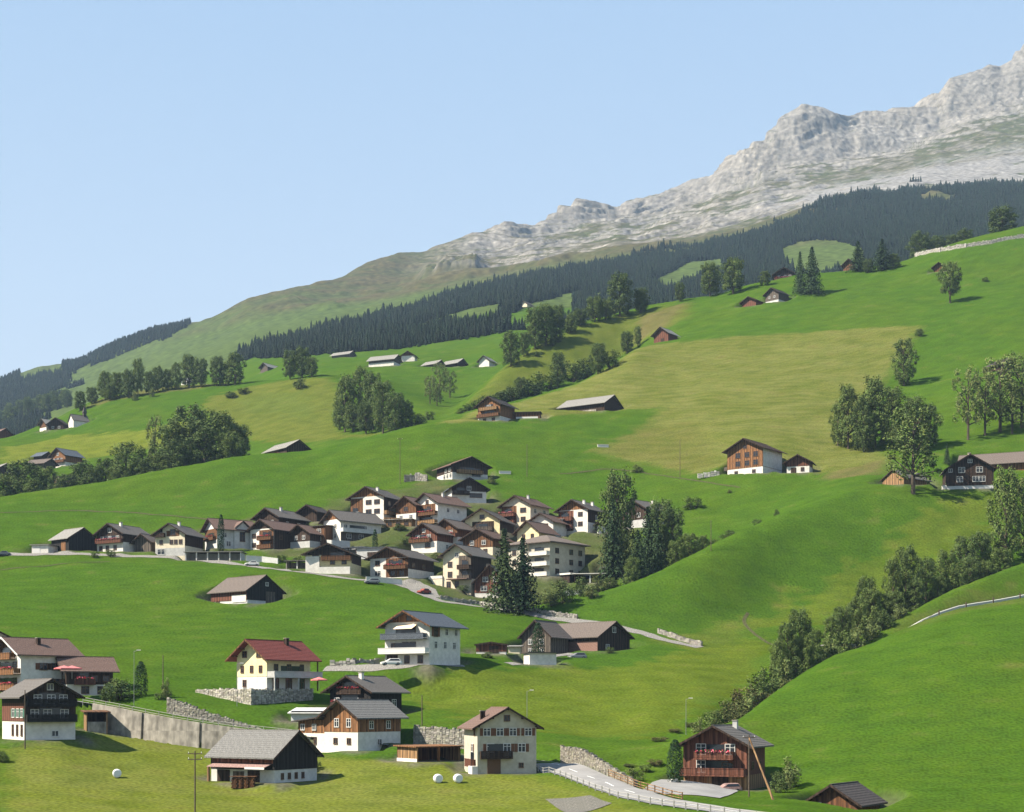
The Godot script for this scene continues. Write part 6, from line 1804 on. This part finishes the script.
	rows("brown_shrub", [[745, -290, 674, 28], [732, -283, 686, 26], [720, -274, 698, 24], [752, -290, 690, 22], [738, -280, 702, 22], [765, -296, 684, 22], [691, 728, 719, 14], [660, 742, 735, 18], [675, 733, 727, 14], [655, 765, 757, 16], [630, 770, 762, 14]], 240.0, "brown_shrub", "brownish scrub at the lower end of the ravine", "scrub at the ravine foot", "shrub", "the beige house")
	# trees behind the spur at the village's right end
	rows("tall", [[618, -436, 470, 42], [661, -432, 498, 32], [673, -430, 506, 28]], 0, "columnar_tree", "tall columnar tree at the village end", "conifers at the village end", "tree", "the apartment block")
	rows("spruce", [[613, -430, 496, 34], [648, -426, 504, 36], [638, -420, 528, 32], [657, -424, 514, 32]], 0, "village_spruce", "dark spruce in the group at the village end", "dark conifers at the village end", "tree", "the apartment block")
	rows("broad", [[690, -424, 533, 24], [703, -428, 535, 15], [676, -420, 540, 20], [632, -416, 556, 20]], 0, "spur_tree", "round dark tree peeping over the green spur", "trees over the spur", "tree", "the village")
	rows("shrub", [[731, -432, 527, 15], [757, -441, 516, 11], [777, -447, 507, 7], [693, 509, 493, 20], [637, 473, 462, 13], [729, 493, 488, 6], [713, -428, 536, 12], [725, -430, 532, 12]], 400.0, "spur_shrub", "rounded bush on the meadow beyond the green spur", "bushes beyond the spur", "shrub", "the village")
	rows("light_spruce", [[504, 612, 526, 46]], 380.0, "garden_pine", "tall olive-green conifer in front of the apartment block", "")
	rows("dark_spruce", [[523, 613, 535, 42]], 380.0, "black_spruce", "nearly black spruce beside the tall olive-green conifer", "")
	rows("shrub", [[545, 604, 584, 18], [562, 603, 574, 26], [580, 596, 572, 20], [598, 592, 571, 20], [552, 606, 590, 18], [610, 588, 574, 14], [592, 598, 580, 18], [486, 594, 584, 14], [463, 592, 583, 12], [436, 560, 550, 12]], 385.0, "garden_shrub", "garden bush below the apartment block", "garden bushes", "shrub", "the steep chalet")
	rows("shrub", [[110, 557, 547, 12], [95, 558, 549, 10], [222, 548, 536, 12], [282, 562, 553, 14], [298, 562, 554, 12], [300, 540, 528, 12], [460, 478, 468, 12], [492, 484, 474, 10], [400, 530, 522, 14], [415, 535, 526, 12], [405, 545, 536, 10], [498, 525, 514, 10], [595, 528, 516, 14]], 420.0, "village_shrub", "garden bush between the village houses", "bushes between the village houses", "shrub", "the village barn")
	rows("cypress", [[221, 552, 514, 7], [375, 556, 529, 6]], 430.0, "village_cypress", "thin dark cypress against a white village house", "thin cypresses in the village", "tree", "the village barn")
	# foreground
	rows("cypress", [[675, 783, 739, 16]], 205.0, "chalet_cypress", "dark rounded cypress left of the red-brown chalet", "")
	rows("cypress", [[141, 696, 661, 13]], 255.0, "terrace_cypress", "pointed dark cypress above the concrete retaining wall", "")
	rows("shrub", [[120, 700, 672, 30], [108, 702, 678, 16], [167, 698, 672, 12], [160, 700, 690, 12]], 268.0, "road_bush", "dark bush above the road beside the timber house", "bushes above the road", "shrub", "the timber house")
	rows("shrub", [[634, 780, 764, 22], [645, 772, 762, 14], [788, 789, 748, 26], [780, 793, 765, 20], [317, 772, 757, 10], [3, 762, 748, 14]], 205.0, "yard_bush", "dark green bush near the lower houses", "bushes near the lower houses", "shrub", "the dark chalet")
	rows("cypress", [[538, 660, 622, 13]], 320.0, "farm_cypress", "dark tree close against the farmhouse gable", "")
	rows("shrub", [[487, 658, 650, 12], [610, 653, 645, 10]], 300.0, "farm_bush", "small bush near the farm", "bushes near the farm", "shrub", "the red shed")

# ------------------------------------------------------------------ small things
func pole(label: String, base: Vector3, top_row: float, arm := 0, group := "") -> void:
	var z := -base.z
	var h := (HY - top_row) * z / F - base.y
	var root := thing("utility_pole", label, "pole", base, 0.0, group)
	var b := Mb.new()
	b.bar(Vector3(0, -0.6, 0), Vector3(0, h, 0), 0.11, 0.08, 8)
	part("post", b.done(), M.pole, root)
	for k in arm:
		var y := h - 0.4 - 0.7 * k
		slab(root, "crossarm", Vector3(-0.9, y, -0.06), Vector3(0.9, y + 0.12, 0.06), M.pole)
		for x in [-0.8, 0.8]:
			var i := Mb.new()
			i.bar(Vector3(x, y + 0.12, 0), Vector3(x, y + 0.32, 0), 0.05, 0.04, 6)
			part("insulator", i.done(), M.frame_white, root)

func lamp_post(label: String, base: Vector3, top_row: float, group := "") -> void:
	var z := -base.z
	var h := (HY - top_row) * z / F - base.y
	var root := thing("street_lamp", label, "street lamp", base, 0.0, group)
	var b := Mb.new()
	b.bar(Vector3(0, -0.4, 0), Vector3(0, h, 0), 0.06, 0.04, 8)
	part("post", b.done(), M.metal, root)
	var c := Mb.new()
	c.bar(Vector3(0, h - 0.05, 0), Vector3(0.9, h + 0.1, 0), 0.04, 0.03, 6)
	part("arm", c.done(), M.metal, root)
	slab(root, "lamp_head", Vector3(0.5, h + 0.1, -0.12), Vector3(1.2, h + 0.24, 0.12), M.frame_white)

func bale(label: String, px: float, py: float, zmin: float, group: String) -> void:
	var p := hit(px, py, zmin)
	var root := thing("wrapped_bale", label, "bale", p, 0.3, group)
	var b := Mb.new()
	var n := 18
	var prof := [[0.0, -0.62], [0.50, -0.62], [0.62, -0.55], [0.66, -0.4], [0.66, 0.4], [0.62, 0.55], [0.50, 0.62], [0.0, 0.62]]
	for k in n:
		for i in prof.size() - 1:
			var q := []
			for e in [[i, k], [i + 1, k], [i + 1, k + 1], [i, k + 1]]:
				var w: float = TAU * e[1] / n
				q.append(Vector3(cos(w) * prof[e[0]][0], 0.64 + sin(w) * prof[e[0]][0], prof[e[0]][1]))
			b.quad(q[0], q[1], q[2], q[3])
	part("film", b.done(), M.film, root)
	slab(root, "film_tail", Vector3(0.1, 0.3, 0.622), Vector3(0.4, 0.36, 0.64), M.frame_white)

func wheel(root: Node3D, at: Vector3, r: float) -> void:
	var b := Mb.new()
	b.bar(at + Vector3(-0.11, 0, 0), at + Vector3(0.11, 0, 0), r, r, 14)
	var o := part("wheel", b.done(), M.tyre, root)
	var c := Mb.new()
	c.bar(at + Vector3(-0.13, 0, 0), at + Vector3(0.13, 0, 0), r * 0.55, r * 0.55, 10)
	part("rim", c.done(), M.metal, o)

func loft(sections: Array) -> ArrayMesh:
	# rings of points along a body, joined
	var b := Mb.new()
	for i in sections.size() - 1:
		var a: Array = sections[i]
		var c: Array = sections[i + 1]
		for k in a.size():
			var j := (k + 1) % a.size()
			b.quad(a[k], a[j], c[j], c[k])
	for e in [sections[0], sections[-1]]:
		for k in range(1, e.size() - 1): b.tri(e[0], e[k], e[k + 1])
	return b.done()

func car(label: String, at: Vector3, turn: float, paint: Material, estate: bool) -> void:
	var root := thing("parked_car", label, "car", at, turn)
	var ring := func(z: float, w: float, y0: float, y1: float) -> Array:
		return [Vector3(-w, y0, z), Vector3(-w * 1.02, (y0 + y1) * 0.5, z), Vector3(-w * 0.93, y1 - 0.06, z), Vector3(-w * 0.8, y1, z), Vector3(w * 0.8, y1, z), Vector3(w * 0.93, y1 - 0.06, z), Vector3(w * 1.02, (y0 + y1) * 0.5, z), Vector3(w, y0, z)]
	part("body", loft([ring.call(2.1, 0.70, 0.34, 0.62), ring.call(1.95, 0.84, 0.26, 0.74), ring.call(0.9, 0.88, 0.24, 0.92), ring.call(-1.8, 0.88, 0.24, 0.95), ring.call(-2.1, 0.78, 0.34, 0.86)]), paint, root)
	var back := -1.95 if estate else -1.5
	part("cabin", loft([ring.call(0.95, 0.78, 0.88, 0.92), ring.call(0.25, 0.70, 0.88, 1.42), ring.call(back + 0.35, 0.70, 0.88, 1.44), ring.call(back, 0.76, 0.88, 0.98)]), paint, root)
	for s in [-1.0, 1.0]:
		var g := Mb.new()
		g.quad(Vector3(s * 0.80, 0.98, 0.62), Vector3(s * 0.735, 1.34, 0.2), Vector3(s * 0.735, 1.36, back + 0.45), Vector3(s * 0.80, 0.98, back + 0.25))
		part("side_window", g.done(), M.pane, root)
		slab(root, "headlight", Vector3(s * 0.62 - 0.12, 0.58, 2.02), Vector3(s * 0.62 + 0.12, 0.7, 2.1), M.metal)
		for z in [1.3, -1.3]: wheel(root, Vector3(s * 0.80, 0.32, z), 0.32)
	var f := Mb.new()
	f.quad(Vector3(-0.68, 0.96, 0.86), Vector3(0.68, 0.96, 0.86), Vector3(0.6, 1.38, 0.31), Vector3(-0.6, 1.38, 0.31))
	part("windscreen", f.done(), M.pane, root)

func parasol(label: String, at: Vector3, r: float, h: float, m: Material, group := "") -> void:
	var root := thing("parasol", label, "parasol", at, 0.0, group)
	var b := Mb.new()
	b.bar(Vector3(0, 0, 0), Vector3(0, h + 0.1, 0), 0.03, 0.03, 6)
	part("pole", b.done(), M.frame_white, root)
	var c := Mb.new()
	for k in 8:
		var a := TAU * k / 8
		var e := TAU * (k + 1) / 8
		var pa := Vector3(cos(a) * r, h - 0.5, sin(a) * r)
		var pe := Vector3(cos(e) * r, h - 0.5, sin(e) * r)
		c.tri(Vector3(0, h, 0), pe, pa)
		c.quad(pa, pe, pe - Vector3(0, 0.2, 0), pa - Vector3(0, 0.2, 0))
	part("canopy", c.done(), m, root)

func build_small_things() -> void:
	bale("white wrapped hay bale in front of the garage, farther from the beige house", 438, 783, 190.0, "bales before the garage")
	bale("white wrapped hay bale in front of the garage, nearer the beige house", 458, 783, 190.0, "bales before the garage")
	bale("single white wrapped bale lying in the lower left meadow", 117, 778, 190.0, "")
	pole("slim dark pole with short crossarms in the lower left meadow", hit(195, 830, 170.0), 751.0, 2)
	pole("slim pole standing before the dark chalet", P(25, 745, 238), 690.0)
	pole("wooden pole standing upright before the red chalet with a brace", hit(749, 797, 190.0), 735.0, 1)
	var p0 := hit(749, 797, 190.0)
	var foot := hit(774, 800, 190.0)
	var br := thing("pole_brace", "long pale log leaning as a brace against the upright pole", "pole", foot)
	var bb := Mb.new()
	var top := Vector3(p0.x, (HY - 738.0) * -p0.z / F, p0.z + 0.3)
	bb.bar(Vector3(0, -0.3, 0), top - foot, 0.17, 0.11, 8)
	part("log", bb.done(), M.wood_tan, br)
	for q in [[400, 484, 438.0, 1, "thin pole with a crossarm in the meadow above the village"], [527, 477, 444.0, 0, "thin pole in the meadow by the white trough"], [680, 478, 440.0, 0, "thin pole in the meadow near the boulder heap"], [711, 551, 520.0, 0, "short thin pole on the green spur by the round bushes"]]:
		pole(q[4], hit(q[0], q[1], 400.0), q[2], q[3], "poles in the upper meadow")
	for q in [[163, 690, 655.0, "slim wooden pole on the grass behind the pointed cypress"], [422, 726, 695.0, "slim wooden pole behind the stone bank at the garage"]]:
		pole(q[3], hit(q[0], q[1], 255.0), q[2], 0, "poles above the road")
	lamp_post("tall street lamp at the road beside the pointed cypress", P(134, 709, 270), 651.0)
	lamp_post("street lamp on the grass behind the beige house", hit(527, 725, 250.0), 691.0)
	lamp_post("street lamp near the brownish scrub", hit(686, 735, 235.0), 699.0)
	lamp_post("flagpole-like lamp beside the yellow house podium", P(237, 712, 276), 664.0)
	parasol("faded red parasol on the timber house terrace, nearer its gable post", P(72, 679, 279), 1.9, 2.5, M.cloth_pink, "terrace parasols")
	parasol("faded red parasol on the timber house terrace, nearer the guest house", P(64, 679, 277), 1.9, 2.5, M.cloth_pink, "terrace parasols")
	parasol("bright red parasol on a village terrace", P(408, 519, 482), 1.8, 2.4, M.cloth_red)
	parasol("small pink and pale parasol on the yellow house terrace", P(319, 689, 287), 1.6, 2.3, M.cloth_pink)
	car("white car parked on the driveway of the white house", P(391, 665.5, 304), deg_to_rad(-75), M.frame_white, true)
	car("pale red car parked in the yard of the red chalet", P(727, 793, 221), deg_to_rad(-72), M.awning, true)
	car("dark blue car at the left edge of the meadow lane", hit(3, 556, 430.0), deg_to_rad(-80), M.roof_slate, false)
	car("grey car parked beside the white farm annex", P(577, 659, 341), deg_to_rad(-70), M.metal, true)
	car("small white car on the village lane by the garage row", hit(252, 566, 415.0), deg_to_rad(-78), M.frame_white, false)
	car("red car parked on the village square", hit(424, 594, 385.0), deg_to_rad(-40), M.shutter_red, false)
	car("grey car in front of the wide house on the lane", hit(372, 584, 390.0), deg_to_rad(-75), M.metal, true)
	# hay stack by the barn
	var wp := thing("wood_pile", "brown wood pile stacked on the grass before the meadow barn", "wood pile", hit(243, 790, 195.0), deg_to_rad(-6))
	var lg := Mb.new()
	for y in 6:
		for x in 12: lg.bar(Vector3(-1.7 + x * 0.29 + (y % 2) * 0.12, 0.16 + y * 0.27, -0.9), Vector3(-1.7 + x * 0.29 + (y % 2) * 0.12, 0.16 + y * 0.27, 0.1 + 0.08 * ((x * 7 + y * 3) % 3)), 0.15, 0.15, 6)
	var lo := part("logs", lg.done(), M.wood_brown, wp)
	lo.set_meta("kind", "stuff")
	slab(wp, "cover", Vector3(-2.0, 1.75, -1.0), Vector3(2.0, 1.84, 0.35), M.wood_brown)
	# water tank by the chalet
	var tk := thing("white_barrel", "white barrel standing beside the red chalet", "barrel", P(674, 789, 222))
	var tb := Mb.new()
	tb.bar(Vector3(0, -0.3, 0), Vector3(0, 1.5, 0), 0.6, 0.6, 14)
	part("drum", tb.done(), M.frame_white, tk)
	slab(tk, "lid", Vector3(-0.35, 1.5, -0.35), Vector3(0.35, 1.57, 0.35), M.metal)
	# troughs and stones in the meadows
	for q in [[505, 474, "white water trough in the meadow beside the top house"], [603, 447, "white water trough in the meadow below the long grey barn"]]:
		var tr := thing("white_trough", q[2], "trough", hit(q[0], q[1], 480.0), 0.1, "troughs in the meadow")
		slab(tr, "basin", Vector3(-2.0, -0.2, -0.5), Vector3(2.0, 0.7, 0.5), M.frame_white)
		slab(tr, "rim", Vector3(-2.1, 0.7, -0.6), Vector3(2.1, 0.82, 0.6), M.frame_white)
	var bs := thing("boulder_heap", "heap of pale boulders at the meadow edge below the timber house", "boulders", hit(708, 478, 470.0))
	stones(bs, [Vector3(-3.5, -0.3, 0), Vector3(3.5, 0.6, 0)], 1.4, 1.0, 91, Color(0.48, 0.46, 0.42))
	var fs := road_edge(road_right, 868, 1060, 7.0)
	var pts := []
	for p in fs: pts.append(ground(p.x, p.z))
	if pts.size() > 3: fence("slope_fence", "wooden pasture fence on the slope under the hill lane", pts, 1.2, 3, [0.9], 0.12, M.pole, 0.03)
